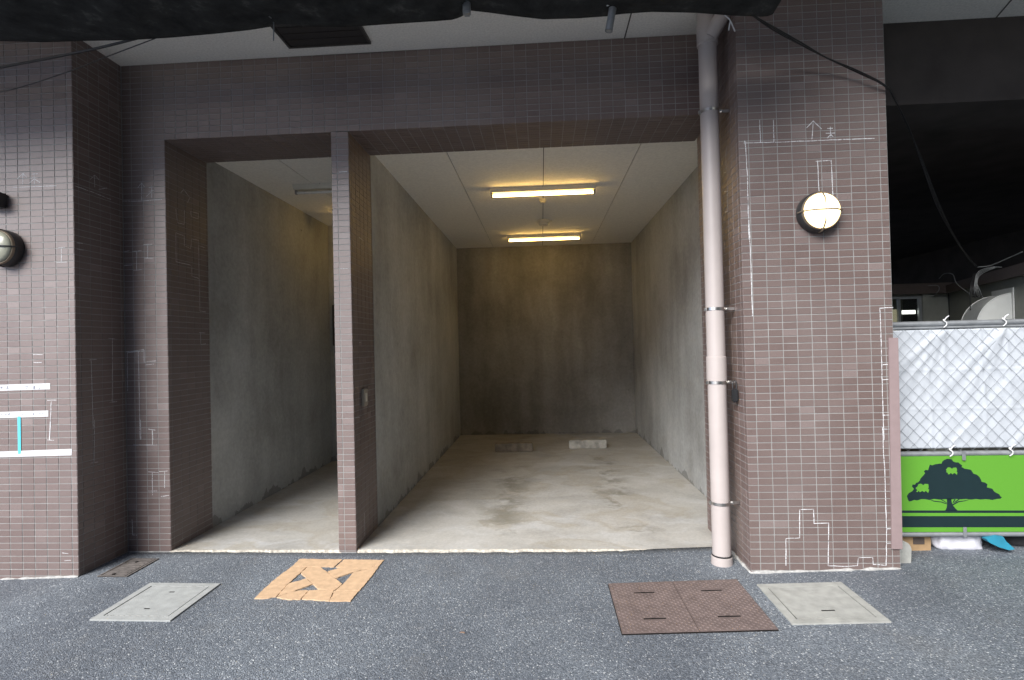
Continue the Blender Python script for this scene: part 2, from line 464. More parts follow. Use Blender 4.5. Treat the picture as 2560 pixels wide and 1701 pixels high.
class MB:
    def __init__(self):
        self.v, self.f, self.s = [], [], []

    def face(self, *pts, smooth=False):
        i = len(self.v)
        self.v += [Vector(p) for p in pts]
        self.f.append(list(range(i, i + len(pts))))
        self.s.append(smooth)
        return self

    def box(self, x0, x1, y0, y1, z0, z1, bev=0.0):
        i = len(self.v)
        if bev <= 0:
            self.v += [Vector((x, y, z)) for z in (z0, z1) for y in (y0, y1) for x in (x0, x1)]
            for q in ((0, 2, 3, 1), (4, 5, 7, 6), (0, 1, 5, 4), (2, 6, 7, 3), (0, 4, 6, 2), (1, 3, 7, 5)):
                self.f.append([i + k for k in q])
                self.s.append(False)
        else:
            bm = bmesh.new()
            bmesh.ops.create_cube(bm, size=1)
            for v in bm.verts:
                v.co = Vector(((x0 + x1) / 2 + v.co.x * (x1 - x0), (y0 + y1) / 2 + v.co.y * (y1 - y0), (z0 + z1) / 2 + v.co.z * (z1 - z0)))
            bmesh.ops.bevel(bm, geom=list(bm.edges), offset=bev, segments=2, affect='EDGES')
            self.bm(bm)
        return self

    def bm(self, bm, smooth=False):
        i = len(self.v)
        bm.verts.index_update()
        self.v += [v.co.copy() for v in bm.verts]
        for f in bm.faces:
            self.f.append([i + v.index for v in f.verts])
            self.s.append(smooth)
        bm.free()
        return self

    def tube(self, pts, r, n=8, caps=True):
        pts = [Vector(p) for p in pts]
        rs = r if isinstance(r, (list, tuple)) else [r] * len(pts)
        i0 = len(self.v)
        ref = None
        for k, p in enumerate(pts):
            t = (pts[min(k + 1, len(pts) - 1)] - pts[max(k - 1, 0)]).normalized()
            if ref is None:
                ref = Vector((0, 0, 1)) if abs(t.z) < 0.9 else Vector((1, 0, 0))
            a = t.cross(ref).normalized()
            b = t.cross(a).normalized()
            ref = -b if False else ref
            for j in range(n):
                an = 2 * math.pi * j / n
                self.v.append(p + (a * math.cos(an) + b * math.sin(an)) * rs[k])
        for k in range(len(pts) - 1):
            for j in range(n):
                a0 = i0 + k * n + j
                a1 = i0 + k * n + (j + 1) % n
                self.f.append([a0, a1, a1 + n, a0 + n])
                self.s.append(True)
        if caps:
            e = i0 + (len(pts) - 1) * n
            for ring, rev in ((i0, True), (e, False)):
                c0 = len(self.v)
                self.v += [self.v[ring + j].copy() for j in range(n)]
                q = [c0 + j for j in range(n)]
                self.f.append(q[::-1] if rev else q)
                self.s.append(False)
        return self

    def lathe(self, prof, origin, axis=(0, 0, 1), n=32, smooth=True):
        """prof: (radius, height along axis) pairs"""
        ax = Vector(axis).normalized()
        ref = Vector((0, 0, 1)) if abs(ax.z) < 0.9 else Vector((1, 0, 0))
        a = ax.cross(ref).normalized()
        b = ax.cross(a).normalized()
        o = Vector(origin)
        def ring(r, h):
            i = len(self.v)
            for j in range(n):
                an = 2 * math.pi * j / n
                self.v.append(o + ax * h + (a * math.cos(an) + b * math.sin(an)) * max(r, 1e-4))
            return i
        last, last_dir = None, None
        for (r0, h0), (r1, h1) in zip(prof, prof[1:]):
            d = Vector((r1 - r0, h1 - h0)).normalized()
            q = last if last is not None and d.dot(last_dir) > 0.8 else ring(r0, h0)
            t = ring(r1, h1)
            for j in range(n):
                j1 = (j + 1) % n
                self.f.append([q + j, q + j1, t + j1, t + j])
                self.s.append(smooth)
            last, last_dir = t, d
        return self

    def prism(self, poly, d):
        """closed polygon (3D points, planar) extruded by vector d"""
        d = Vector(d)
        p = [Vector(q) for q in poly]
        n = len(p)
        i = len(self.v)
        self.v += p + [q + d for q in p]
        self.f.append(list(range(i, i + n))[::-1])
        self.f.append(list(range(i + n, i + 2 * n)))
        self.s += [False, False]
        for k in range(n):
            self.f.append([i + k, i + (k + 1) % n, i + n + (k + 1) % n, i + n + k])
            self.s.append(False)
        return self

    def conform(self):
        for v in self.v:
            v.z += gz(v.x)
        return self

    def build(self, name, mat, parent=None, origin=None, recalc=True, **props):
        me = bpy.data.meshes.new(name)
        if origin is None:
            xs, ys, zs = zip(*((v.x, v.y, v.z) for v in self.v))
            origin = Vector(((min(xs) + max(xs)) / 2, (min(ys) + max(ys)) / 2, min(zs)))
        origin = Vector(origin)
        me.from_pydata([tuple(v - origin) for v in self.v], [], self.f)
        me.polygons.foreach_set('use_smooth', self.s)
        me.validate()
        if recalc:
            bm = bmesh.new()
            bm.from_mesh(me)
            bmesh.ops.recalc_face_normals(bm, faces=bm.faces)
            bm.to_mesh(me)
            bm.free()
        me.update()
        me.materials.append(mat)
        return link(name, me, origin, parent, **props)


def link(name, me, origin, parent=None, **props):
    o = bpy.data.objects.new(name, me)
    COL.objects.link(o)
    origin = Vector(origin)
    WORLD[o.name] = origin
    if parent is not None:
        o.parent = parent
        o.location = origin - WORLD[parent.name]
    else:
        o.location = origin
    for k, v in props.items():
        o[k] = v
    return o

def thing(name, loc, label, category, group=None):
    o = link(name, None, loc)
    o.empty_display_size = 0.1
    return tag(o, label, category, group)

def tag(o, label, category, group=None):
    o['label'] = label
    o['category'] = category
    if group:
        o['group'] = group
    return o

def slotted_slab(x0, x1, y0, y1, z0, z1, slots):
    """slab with rectangular pockets that go right down through it"""
    mb = MB()
    xs = sorted({x0, x1, *[s[0] for s in slots], *[s[1] for s in slots]})
    ys = sorted({y0, y1, *[s[2] for s in slots], *[s[3] for s in slots]})
    def solid(i, j):
        if not (0 <= i < len(xs) - 1 and 0 <= j < len(ys) - 1):
            return False
        cx, cy = (xs[i] + xs[i + 1]) / 2, (ys[j] + ys[j + 1]) / 2
        return not any(s[0] < cx < s[1] and s[2] < cy < s[3] for s in slots)
    for i in range(len(xs) - 1):
        for j in range(len(ys) - 1):
            if not solid(i, j):
                continue
            a, b, c, d = xs[i], xs[i + 1], ys[j], ys[j + 1]
            mb.face((a, c, z1), (b, c, z1), (b, d, z1), (a, d, z1))
            if not solid(i - 1, j): mb.face((a, d, z0), (a, c, z0), (a, c, z1), (a, d, z1))
            if not solid(i + 1, j): mb.face((b, c, z0), (b, d, z0), (b, d, z1), (b, c, z1))
            if not solid(i, j - 1): mb.face((a, c, z0), (b, c, z0), (b, c, z1), (a, c, z1))
            if not solid(i, j + 1): mb.face((b, d, z0), (a, d, z0), (a, d, z1), (b, d, z1))
    return mb


# ------------------------------------------------------------------ tiling: 95 x 45 mm tiles on a 100 x 50 mm grid
JW = 0.0052
TILE_T = 0.003
_tile_mesh = {}
def tile_mesh(w, h):
    key = (round(w, 3), round(h, 3))
    if key not in _tile_mesh:
        e = 0.0010
        me = bpy.data.meshes.new('tile')
        w2, h2 = w / 2, h / 2
        v = [(-w2, 0, -h2), (w2, 0, -h2), (w2, 0, h2), (-w2, 0, h2)]
        v += [(-w2 + e * 0.3, -TILE_T + e, -h2 + e * 0.3), (w2 - e * 0.3, -TILE_T + e, -h2 + e * 0.3), (w2 - e * 0.3, -TILE_T + e, h2 - e * 0.3), (-w2 + e * 0.3, -TILE_T + e, h2 - e * 0.3)]
        v += [(-w2 + e, -TILE_T, -h2 + e), (w2 - e, -TILE_T, -h2 + e), (w2 - e, -TILE_T, h2 - e), (-w2 + e, -TILE_T, h2 - e)]
        f = [(8, 9, 10, 11)]
        for a in (0, 4):
            for k in range(4):
                f.append((a + k, a + (k + 1) % 4, a + 4 + (k + 1) % 4, a + 4 + k))
        me.from_pydata(v, [], f)
        me.update()
        me.materials.append(M['tile'])
        _tile_mesh[key] = me
    return _tile_mesh[key]

def cuts(lo, hi, first, step):
    """joint positions strictly inside lo..hi on the grid first + k*step"""
    k = math.ceil((lo - first) / step + 1e-6)
    out = []
    while first + k * step < hi - 0.012:
        if first + k * step > lo + 0.012:
            out.append(first + k * step)
        k += 1
    return [lo] + out + [hi]

ZROW = 3.512
def tiles_on(kind, plane, a0, a1, b0, b1, afirst, bfirst=ZROW, astep=0.1, bstep=0.05):
    """kind 'front': plane Y=plane facing -Y, a = X, b = Z
       'right': plane X=plane facing +X, a = Y, b = Z ; 'left': facing -X
       'under': plane Z=plane facing down, a = X, b = Y
       returns list of (matrix 3x3, centre, w, h)"""
    out = []
    ac, bc = cuts(a0, a1, afirst, astep), cuts(b0, b1, bfirst, bstep)
    for i in range(len(ac) - 1):
        for j in range(len(bc) - 1):
            w, h = ac[i + 1] - ac[i] - JW, bc[j + 1] - bc[j] - JW
            if w < 0.006 or h < 0.006:
                continue
            a, b = (ac[i] + ac[i + 1]) / 2, (bc[j] + bc[j + 1]) / 2
            jit = random.uniform(-0.0006, 0.0004)
            if kind == 'front':
                c, R = Vector((a, plane + TILE_T + jit, b)), Matrix.Identity(3)
            elif kind == 'right':
                c, R = Vector((plane - TILE_T - jit, a, b)), Matrix.Rotation(math.pi / 2, 3, 'Z')
            elif kind == 'left':
                c, R = Vector((plane + TILE_T + jit, a, b)), Matrix.Rotation(-math.pi / 2, 3, 'Z')
            else:
                c, R = Vector((a, b, plane + TILE_T + jit)), Matrix.Rotation(math.pi / 2, 3, 'X')
            out.append((R, c, w, h))
    return out

def in_view(c):
    d = c - EYE
    w = d.dot(fwd)
    x = CX + F_PX * d.dot(RT) / w
    y = CY - F_PX * d.dot(UP) / w
    return -20 < x < 2580 and -10 < y < 1711

def lay_tiles(parent, lst, hidden=lambda c: False, limit=300):
    def size(t):
        R, c, w, h = t
        nrm = R @ Vector((0, -1, 0))
        d = EYE - c
        return max(0.0, nrm.dot(d)) / d.length ** 3 * w * h
    seen = [t for t in lst if in_view(t[1]) and not hidden(t[1])]
    seen.sort(key=size, reverse=True)
    own = seen[:limit]
    ids = {id(t) for t in own}
    for R, c, w, h in own:
        o = link('tile', tile_mesh(w, h), c, parent)
        o.rotation_euler = R.to_euler()
    rest = [t for t in lst if id(t) not in ids]
    if rest:
        verts, faces = [], []
        for R, c, w, h in rest:
            me = tile_mesh(w, h)
            i = len(verts)
            verts += [tuple(R @ v.co + c - WORLD[parent.name]) for v in me.vertices]
            faces += [[i + k for k in p.vertices] for p in me.polygons]
        me = bpy.data.meshes.new('tiling')
        me.from_pydata(verts, [], faces)
        me.update()
        me.materials.append(M['tile'])
        link('tiling', me, WORLD[parent.name], parent, kind='stuff')


# ------------------------------------------------------------------ chalk
def z1(x, y): return (x / 2.613, y / 2.613)
def z3(x, y): return (1660 + x / 2.613, y / 2.613)
def z4(x, y): return (x / 2.613, 500 + y / 2.613)
def z5(x, y): return (800 + x / 2.613, 500 + y / 2.613)
def z6(x, y): return (1660 + x / 2.613, 500 + y / 2.613)
SB = 900 / 2171
def b1(x, y): return (x * SB, 1050 + y * SB)
def b2(x, y): return (800 + x * SB, 1050 + y * SB)
def b3(x, y): return (1660 + x * SB, 1050 + y * SB)

def ribbon(mb, pts, nrm, w):
    nrm = Vector(nrm)
    fine = []
    for a, b in zip(pts, pts[1:]):
        n = max(1, int((b - a).length / 0.03))
        fine += [a + (b - a) * (k / n) for k in range(n)]
    fine.append(pts[-1])
    L = []
    for k, p in enumerate(fine):
        t = (fine[min(k + 1, len(fine) - 1)] - fine[max(k - 1, 0)])
        if t.length < 1e-6:
            t = Vector((0, 0, 1))
        s = t.normalized().cross(nrm)
        ww = w * random.uniform(0.65, 1.25) / 2
        j = s * random.uniform(-0.0012, 0.0012)
        L.append((p + s * ww + j, p - s * ww + j))
    i = len(mb.v)
    for a, b in L:
        mb.v += [a, b]
    for k in range(len(L) - 1):
        mb.f.append([i + 2 * k, i + 2 * k + 1, i + 2 * k + 3, i + 2 * k + 2])
        mb.s.append(False)

def chalk(parent, groups, w=0.0047):
    mb = MB()
    for conv, plane, nrm, lines in groups:
        for ln in lines:
            pts = []
            for q in ln:
                p = conv(*q)
                pt = atY(p, plane - 0.0015) if nrm[1] else atX(p, plane + nrm[0] * 0.0015)
                pts.append(pt)
            ribbon(mb, pts, nrm, w)
    mb.build('chalk_marks', M['chalk'], parent, recalc=False, kind='stuff')


# ================================================================== SETTING
# ground: one sheet, gently crowned, dropping under the raised garage slab
def build_ground():
    xs = [-60, -30, -12, -6] + [-4.2 + 0.1 * k for k in range(0, 88)] + [6, 12, 30, 60]
    ys = [-60, -20, -5, 0, 1.0] + [1.6 + 0.12 * k for k in range(0, 23)] + [4.34, 4.36, 4.6, 6, 8, 12, 30]
    mb = MB()
    for y in ys:
        for x in xs:
            z = gz(x)
            if y > 4.35 and -3.6 < x < 1.9:
                z = -0.08
            mb.v.append(Vector((x, y, z)))
    n = len(xs)
    for j in range(len(ys) - 1):
        for i in range(n - 1):
            a = j * n + i
            mb.f.append([a, a + 1, a + n + 1, a + n])
            mb.s.append(True)
    mb.build('ground', M['asphalt'], None, origin=(0, 0, 0), kind='structure')
build_ground()

# garage slabs with a broken front lip
def slab(x0, x1, y1):
    def edge(x):
        return YF + 0.012 + 0.016 * mnoise.noise(Vector((x * 9, 3.1, 0))) + 0.010 * mnoise.noise(Vector((x * 34, 8.1, 0)))
    mb = MB()
    n = int((x1 - x0) / 0.02)
    top = 0.016
    xs = [x0 + (x1 - x0) * k / n for k in range(n + 1)]
    for a, b in zip(xs, xs[1:]):
        mb.face((a, edge(a) + 0.006, top), (b, edge(b) + 0.006, top), (b, y1, top), (a, y1, top))
    s = mb.build('garage_floor', M['floor'], None, kind='structure')
    lip = MB()
    for a, b in zip(xs, xs[1:]):
        ja, jb = (0.006 * mnoise.noise(Vector((q * 55, 1.7, 0))) for q in (a, b))
        lip.face((a, edge(a) - 0.012 + ja, gz(a) - 0.03), (b, edge(b) - 0.012 + jb, gz(b) - 0.03), (b, edge(b) - 0.004, top - 0.004 + jb), (a, edge(a) - 0.004, top - 0.004 + ja))
        lip.face((a, edge(a) - 0.004, top - 0.004 + ja), (b, edge(b) - 0.004, top - 0.004 + jb), (b, edge(b) + 0.006, top), (a, edge(a) + 0.006, top))
    lip.build('broken_lip', M['lip'], s, recalc=False)
slab(XJ - 0.02, XP0 + 0.02, 7.9)
slab(XP1 - 0.02, 1.76, 10.05)

# outer soffit under the upper storeys
sof = MB().box(-9, 9, 2.55, 6.0, Z_SOF, Z_SOF + 0.3).build('soffit', M['soffit'], None, kind='structure')
for p, q in (((0.735, 2.56), (0.735, YF)), ((3.05, 2.56), (3.62, YF))):
    a, b = Vector((*p, Z_SOF)), Vector((*q, Z_SOF))
    s = (b - a).normalized().cross(Vector((0, 0, 1))) * 0.005
    MB().prism([a - s - Vector((0, 0, 0.003)), b - s - Vector((0, 0, 0.003)), b + s - Vector((0, 0, 0.003)), a + s - Vector((0, 0, 0.003))], (0, 0, 0.006)).build('joint_strip', M['joint'], sof)

hx0, hx1, hy0, hy1 = -1.975, -1.335, 3.50, 4.152
h = MB()
h.box(hx0, hx1, hy0, hy1, Z_SOF - 0.012, Z_SOF - 0.001)
hob = tag(h.build('ceiling_hatch', M['hatch'], None), 'dark square access hatch set in the pale outer ceiling', 'hatch')
fr = MB()
for a in ((hx0 - .02, hx1 + .02, hy1, hy1 + .02), (hx0 - .02, hx1 + .02, hy0 - .02, hy0), (hx0 - .02, hx0, hy0, hy1), (hx1, hx1 + .02, hy0, hy1)):
    fr.box(a[0], a[1], a[2], a[3], Z_SOF - 0.022, Z_SOF - 0.001)
fr.build('frame', M['hatch_frame'], hob)
for k in range(1, 8):
    y = hy0 + (hy1 - hy0) * k / 8
    MB().box(hx0 + .01, hx1 - .01, y - .004, y + .004, Z_SOF - 0.017, Z_SOF - 0.0125).build('rib', M['hatch'], hob)

# bay ceilings: boards with open joints
def bay_ceiling(x0, x1, y0, y1, xj, yj):
    c = MB().box(x0, x1, y0, y1, Z_BAY + 0.012, Z_BAY + 0.2).build('garage_ceiling', M['joint'], None, kind='structure')
    xs, ys = [x0] + xj + [x1], [y0] + yj + [y1]
    for a, b in zip(xs, xs[1:]):
        for p, q in zip(ys, ys[1:]):
            MB().box(a + .004, b - .004, p + .0016, q - .0016, Z_BAY + random.uniform(-.0006, .0006), Z_BAY + 0.0115).build('panel', M['board'], c)
bay_ceiling(-3.3, XP0 + .06, 4.90, 7.9, [-2.535], [5.72, 7.54])
bay_ceiling(XP1 - .06, 1.90, 4.90, 10.1, [-0.87, 0.065, 0.985], [6.72, 8.54])

# concrete walls of the two bays
tag(MB().box(-3.45, XJ - 0.004, YR_BACK, 8.0, -0.1, Z_BAY + 0.1).build('concrete_wall', M['conc'], None),
    'bare grey streaked concrete wall along the left side of the narrow bay', 'wall')
lb = tag(MB().box(XJ - 0.003, XP0 - 0.001, 7.78, 7.98, -0.1, Z_BAY + 0.1).build('concrete_wall', M['conc'], None),
    'concrete back wall of the narrow bay, mostly hidden by the thin tiled post', 'wall')
tag(MB().box(-3.12, -2.83, 7.745, 7.778, 1.75, 2.36).build('meter_box', M['darkwall'], None), 'small dark box on the back wall of the narrow bay', 'box')
tag(MB().box(XP1 - 0.001, 1.715, 9.962, 10.16, -0.1, Z_BAY + 0.1).build('concrete_wall', M['conc_dark'], None),
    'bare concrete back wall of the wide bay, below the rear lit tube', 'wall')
rw = MB()
rw.box(1.717, 1.93, YR_BACK - 0.06, 10.16, -0.1, Z_BAY + 0.1)
tag(rw.build('concrete_wall', M['conc'], None), 'pale concrete wall along the right side of the wide bay, behind the drainpipe', 'wall')

# ---------------------------------------------------------------- tiled pillar (left)
IN = TILE_T - 0.0005      # tile backs sit just inside the grout face
lp = MB().box(-4.95, XLP - IN, YP + IN, YF + 0.30, -0.1, Z_SOF).build('tiled_pillar', M['grout'], None)
tag(lp, 'brown tiled pillar with white tape strips and chalk marks beside the dark drain grate', 'pillar', 'tiled pillars')
T = tiles_on('front', YP, -4.95, XLP, gz(-4) - 0.01, Z_SOF, XLP - 0.047)
T += tiles_on('right', XLP, YP, YF, -0.01, Z_SOF, YP + 0.047)
lay_tiles(lp, T)

# ---------------------------------------------------------------- tiled pillar (right)
rp = MB().box(XRP + IN, XRP2, YP + IN, YR_BACK - 0.07, -0.1, Z_SOF).build('tiled_pillar', M['grout'], None)
tag(rp, 'brown tiled pillar between the drainpipe and the green banner fence, carrying the lit lamp', 'pillar', 'tiled pillars')
T = tiles_on('front', YP, XRP, XRP2, gz(1.9) - 0.02, Z_SOF, 1.508, 1.454)
T += tiles_on('left', XRP, YP, YR_BACK - 0.07, 0.0, Z_SOF, YP + 0.047, 1.454)
lay_tiles(rp, T)

# ---------------------------------------------------------------- tiled front wall: narrow strip, beam, jamb and soffit
fw = MB()
fw.box(-3.552, XJ - IN, YF + IN, YR_BACK - 0.003, -0.1, Z_BEAM + IN)
fw.box(-3.552, XRP + 0.002, YF + IN, YR_BACK - 0.003, Z_BEAM + IN, Z_SOF - 0.001)
fwo = tag(fw.build('tiled_wall', M['grout'], None), 'brown tiled beam and side strip framing both garage openings', 'wall')
T = tiles_on('front', YF, XLP + 0.002, XJ, 0.0, Z_BEAM, XJ)
T += tiles_on('front', YF, XLP + 0.002, XRP, Z_BEAM, Z_SOF, XJ)
T += tiles_on('right', XJ, YF, YR_BACK, 0.0, Z_BEAM, YF + 0.047)
T += tiles_on('under', Z_BEAM, XJ, XP0, YF, YR_BACK, XJ, YF + 0.045)
T += tiles_on('under', Z_BEAM, XP1, XRP, YF, YR_BACK, XJ, YF + 0.045)
lay_tiles(fwo, T)

# ---------------------------------------------------------------- dividing wall between the bays, tiled nose
dw = MB().box(XP0 + IN, XP1 - IN, YF + IN, YR_BACK, -0.1, Z_BEAM - 0.001)
dwo = tag(dw.build('dividing_wall', M['grout'], None), 'thin brown tiled post and concrete wall dividing the narrow bay from the wide bay', 'wall')
MB().box(XP0, XP1 + 0.001, YR_BACK + 0.002, 10.0, -0.1, Z_BAY + 0.1).build('concrete_face', M['conc'], dwo)
T = tiles_on('front', YF, XP0, XP1, 0.0, Z_BEAM, -1.672)
T += tiles_on('right', XP1, YF, YR_BACK, 0.0, Z_BEAM, YF + 0.047)
T += tiles_on('left', XP0, YF, YR_BACK, 0.0, Z_BEAM, YF + 0.047)
lay_tiles(dwo, T)

# ---------------------------------------------------------------- dark passage on the right
tag(MB().box(XRP2 + 0.002, 9, YF, YR_BACK, Z_BEAM, Z_SOF - 0.001).build('beam', M['darkwall'], None),  # left untiled and darkened so the colour holds its shade
    'beam over the passage behind the fence, deep shade put into its dark colour', 'beam')
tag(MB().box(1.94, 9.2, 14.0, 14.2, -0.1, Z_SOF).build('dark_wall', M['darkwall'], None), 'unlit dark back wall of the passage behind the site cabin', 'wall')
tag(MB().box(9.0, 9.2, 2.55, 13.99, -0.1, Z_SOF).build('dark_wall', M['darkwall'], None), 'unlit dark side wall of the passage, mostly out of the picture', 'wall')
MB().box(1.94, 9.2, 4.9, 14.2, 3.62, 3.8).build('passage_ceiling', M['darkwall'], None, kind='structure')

# unseen buildings added behind and right of the camera to block sky light
MB().box(-3.5, 30, -16, -12, -1, 11).build('opposite_sky_blocker', M['cabin'], None, kind='structure')
MB().box(7, 12, -11.5, 2.4, -1, 9).build('side_sky_blocker', M['cabin'], None, kind='structure')

# mortar beads at the foot of the pillars
def bead(parent, pts, w=0.018):
    mb = MB()
    fine = []
    for a, b in zip(pts, pts[1:]):
        a, b = Vector(a), Vector(b)
        n = int((b - a).length / 0.03) + 1
        fine += [a + (b - a) * k / n for k in range(n)]
    fine.append(Vector(pts[-1]))
    P, R = [], []
    for p in fine:
        z = gz(p.x) + 0.002
        P.append((p.x, p.y, z))
        R.append(max(0.003, w * (0.55 + 0.9 * mnoise.noise(Vector((p.x * 14, p.y * 14, 2))))))
    mb.tube(P, R, 6)
    mb.build('mortar_bead', M['mortar'], parent)
bead(rp, [(XRP - .004, 4.6, 0), (XRP - .004, YP - .004, 0), (XRP2, YP - .004, 0)], 0.020)
bead(lp, [(-4.9, YP - .004, 0), (XLP + .002, YP - .004, 0)], 0.017)
bead(fwo, [(XLP + .02, YF - .003, 0), (XJ, YF - .003, 0)], 0.011)

# ---------------------------------------------------------------- chalk
N_F, N_R, N_L = (0, -1, 0), (1, 0, 0), (-1, 0, 0)
chalk(rp, [
    (z3, YP, N_F, [[(625, 785), (630, 930)], [(715, 785), (718, 928)], [(975, 790), (967, 912)], [(930, 838), (975, 790), (1030, 845)],
                   [(1085, 828), (1090, 905)], [(1066, 840), (1103, 838)], [(1057, 872), (1118, 870)], [(1088, 880), (1066, 903)], [(1090, 880), (1106, 896)],
                   [(520, 935), (800, 928), (1100, 915), (1375, 905)], [(527, 920), (535, 980), (545, 1160), (555, 1568)],
                   [(990, 1055), (1095, 1048)], [(1003, 1050), (1013, 1262)], [(1092, 1048), (1103, 1282)], [(1080, 1283), (1108, 1281)]]),
    (z6, YP, N_F, [[(549, 0), (560, 240), (570, 490), (578, 760)], [(1410, 705), (1418, 900), (1428, 1300), (1437, 1568)], [(1412, 707), (1498, 703)],
                   [(1430, 1078), (1462, 1074)], [(1425, 1175), (1466, 1172)], [(1425, 1408), (1470, 1405)], [(1430, 1500), (1475, 1498)]]),
    (b3, YP, N_F, [[(1318, 45), (1322, 150), (1332, 330), (1342, 660), (1340, 880)], [(1320, 55), (1362, 57)], [(1340, 658), (1378, 655)], [(1340, 745), (1380, 742)],
                   [(735, 880), (735, 715), (818, 712), (818, 542), (902, 540), (905, 625), (993, 623), (990, 880), (1085, 885), (1168, 880), (1172, 832), (1258, 830), (1262, 872), (1340, 878)]]),
    (z3, XRP, N_L, [[(402, 985), (406, 1125), (392, 1130)], [(392, 1255), (412, 1250), (415, 1380), (398, 1388)]]),
    (z6, XRP, N_L, [[(264, 566), (290, 562)], [(284, 570), (290, 930)], [(273, 750), (290, 745)], [(273, 935), (296, 935)]]),
])
chalk(lp, [
    (z1, YP, N_F, [[(150, 1135), (150, 1205)], [(112, 1170), (150, 1132), (178, 1165)], [(222, 1130), (225, 1205)], [(200, 1140), (247, 1137)], [(195, 1165), (250, 1162)],
                   [(222, 1170), (192, 1197)], [(225, 1170), (262, 1195)], [(85, 1225), (370, 1215)]]),
    (z4, YP, N_F, [[(380, 312), (425, 310)], [(402, 318), (400, 405)], [(370, 408), (438, 406)], [(215, 1010), (280, 1012)], [(218, 1063), (272, 1063)],
                   [(308, 1310), (368, 1308)], [(335, 1318), (322, 1568)]]),
    (b1, YP, N_F, [[(305, 0), (300, 120)], [(285, 122), (325, 124)], [(375, 803), (412, 806)], [(388, 850), (428, 846)]]),
    (z1, XLP, N_R, [[(618, 1145), (618, 1225)], [(590, 1172), (618, 1143), (645, 1175)], [(645, 1238), (700, 1230)], [(490, 1215), (600, 1255), (725, 1305)]]),
    (z4, XLP, N_R, [[(500, 280), (540, 285)], [(500, 320), (545, 330)], [(708, 905), (765, 910)], [(735, 905), (733, 1320)], [(715, 1325), (765, 1318)],
                    [(580, 1047), (630, 1042)], [(595, 1050), (610, 1500)]]),
    (b1, XLP, N_R, [[(570, 0), (567, 260)], [(545, 262), (592, 253)]]),
], 0.0036)
chalk(fwo, [
    (z1, YF, N_F, [[(925, 1195), (927, 1310)], [(900, 1228), (925, 1195), (945, 1225)], [(990, 1215), (990, 1295)], [(972, 1227), (1002, 1222)], [(972, 1252), (1006, 1245)],
                   [(988, 1255), (955, 1285)], [(790, 1315), (925, 1315), (1058, 1303)]]),
    (z4, YF, N_F, [[(805, 340), (845, 332)], [(810, 430), (865, 425)], [(865, 337), (925, 332)], [(893, 337), (893, 465)], [(870, 463), (928, 455)], [(937, 293), (993, 290)],
                   [(965, 293), (965, 382)], [(943, 380), (998, 382)], [(812, 995), (940, 978)], [(832, 997), (938, 987)], [(940, 978), (942, 1060), (1020, 1052)],
                   [(948, 1078), (1005, 1073)], [(903, 990), (908, 1200), (915, 1568)], [(832, 1000), (834, 1250)], [(968, 1498), (1015, 1505)], [(995, 1505), (1000, 1568)]]),
    (b1, YF, N_F, [[(848, 0), (850, 120)], [(893, 55), (937, 62)], [(918, 62), (920, 150)], [(803, 152), (948, 152)], [(893, 313), (955, 318)], [(918, 318), (920, 455)],
                   [(895, 430), (948, 428)], [(960, 312), (1010, 308)], [(993, 310), (992, 410)], [(970, 462), (1020, 455)], [(797, 600), (800, 695), (825, 695)]]),
    (z1, XJ, N_R, [[(1180, 1260), (1200, 1240), (1240, 1290), (1225, 1325)]]),
    (z4, XJ, N_R, [[(1148, 60), (1160, 150), (1203, 160), (1205, 65)], [(1245, 75), (1297, 90), (1295, 125), (1250, 110), (1245, 75)],
                   [(1148, 215), (1203, 235), (1205, 300), (1245, 320), (1253, 255), (1297, 265), (1297, 300), (1340, 312)], [(1148, 215), (1150, 405)],
                   [(1150, 405), (1250, 428), (1253, 500), (1297, 512)], [(1297, 300), (1305, 725), (1345, 733)], [(1300, 868), (1340, 870)], [(1310, 870), (1312, 945), (1345, 940)]]),
], 0.0036)
chalk(dwo, [
    (z5, YF, N_F, [[(130, 450), (185, 447)]]), (z1, YF, N_F, [[(2215, 1125), (2268, 1120)]]),
    (z5, XP1, N_R, [[(228, 1425), (258, 1420)], [(255, 245), (282, 265)], [(256, 932), (266, 932)]]),
    (b2, XP1, N_R, [[(268, 560), (268, 700)]]),
], 0.0036)


# ================================================================== THINGS
# ---------------------------------------------------------------- fluorescent fittings
def fitting(xc, y, length, lit, label):
    zc = Z_BAY
    t = thing('tube_light', (xc, y, zc), label, 'ceiling light', 'tube lights on the garage ceilings')
    L2 = length / 2
    body = MB().prism([(xc - L2, y - .055, zc - .001), (xc - L2, y + .055, zc - .001), (xc - L2, y + .035, zc - .055), (xc - L2, y - .035, zc - .055)], (length, 0, 0))
    body.build('housing', M['white_metal'], t)
    for s in (-1, 1):
        MB().box(xc + s * (L2 - .018) - .012, xc + s * (L2 - .018) + .012, y - .018, y + .018, zc - .105, zc - .0555, 0.004).build('socket', M['socket'], t)
    MB().tube([(xc - L2 + .031, y, zc - .086), (xc + L2 - .031, y, zc - .086)], 0.0155, 16).build('tube', M['tube_lit' if lit else 'tube_off'], t)
    MB().box(xc - .004, xc + .004, y - .058, y - .054, zc - .012, zc - .002).build('clip', M['socket'], t)
    return t
fitting(0.058, 6.27, 1.25, True, 'lit warm tube light nearer the wide garage opening')
fitting(0.085, 8.97, 1.25, True, 'lit warm tube light at the back of the wide bay')
fitting(-2.445, 5.84, 0.63, False, 'unlit short tube light on the narrow bay ceiling')
fitting(-2.445, 7.15, 0.63, True, 'short lit tube light deep in the narrow bay, hidden by the post')

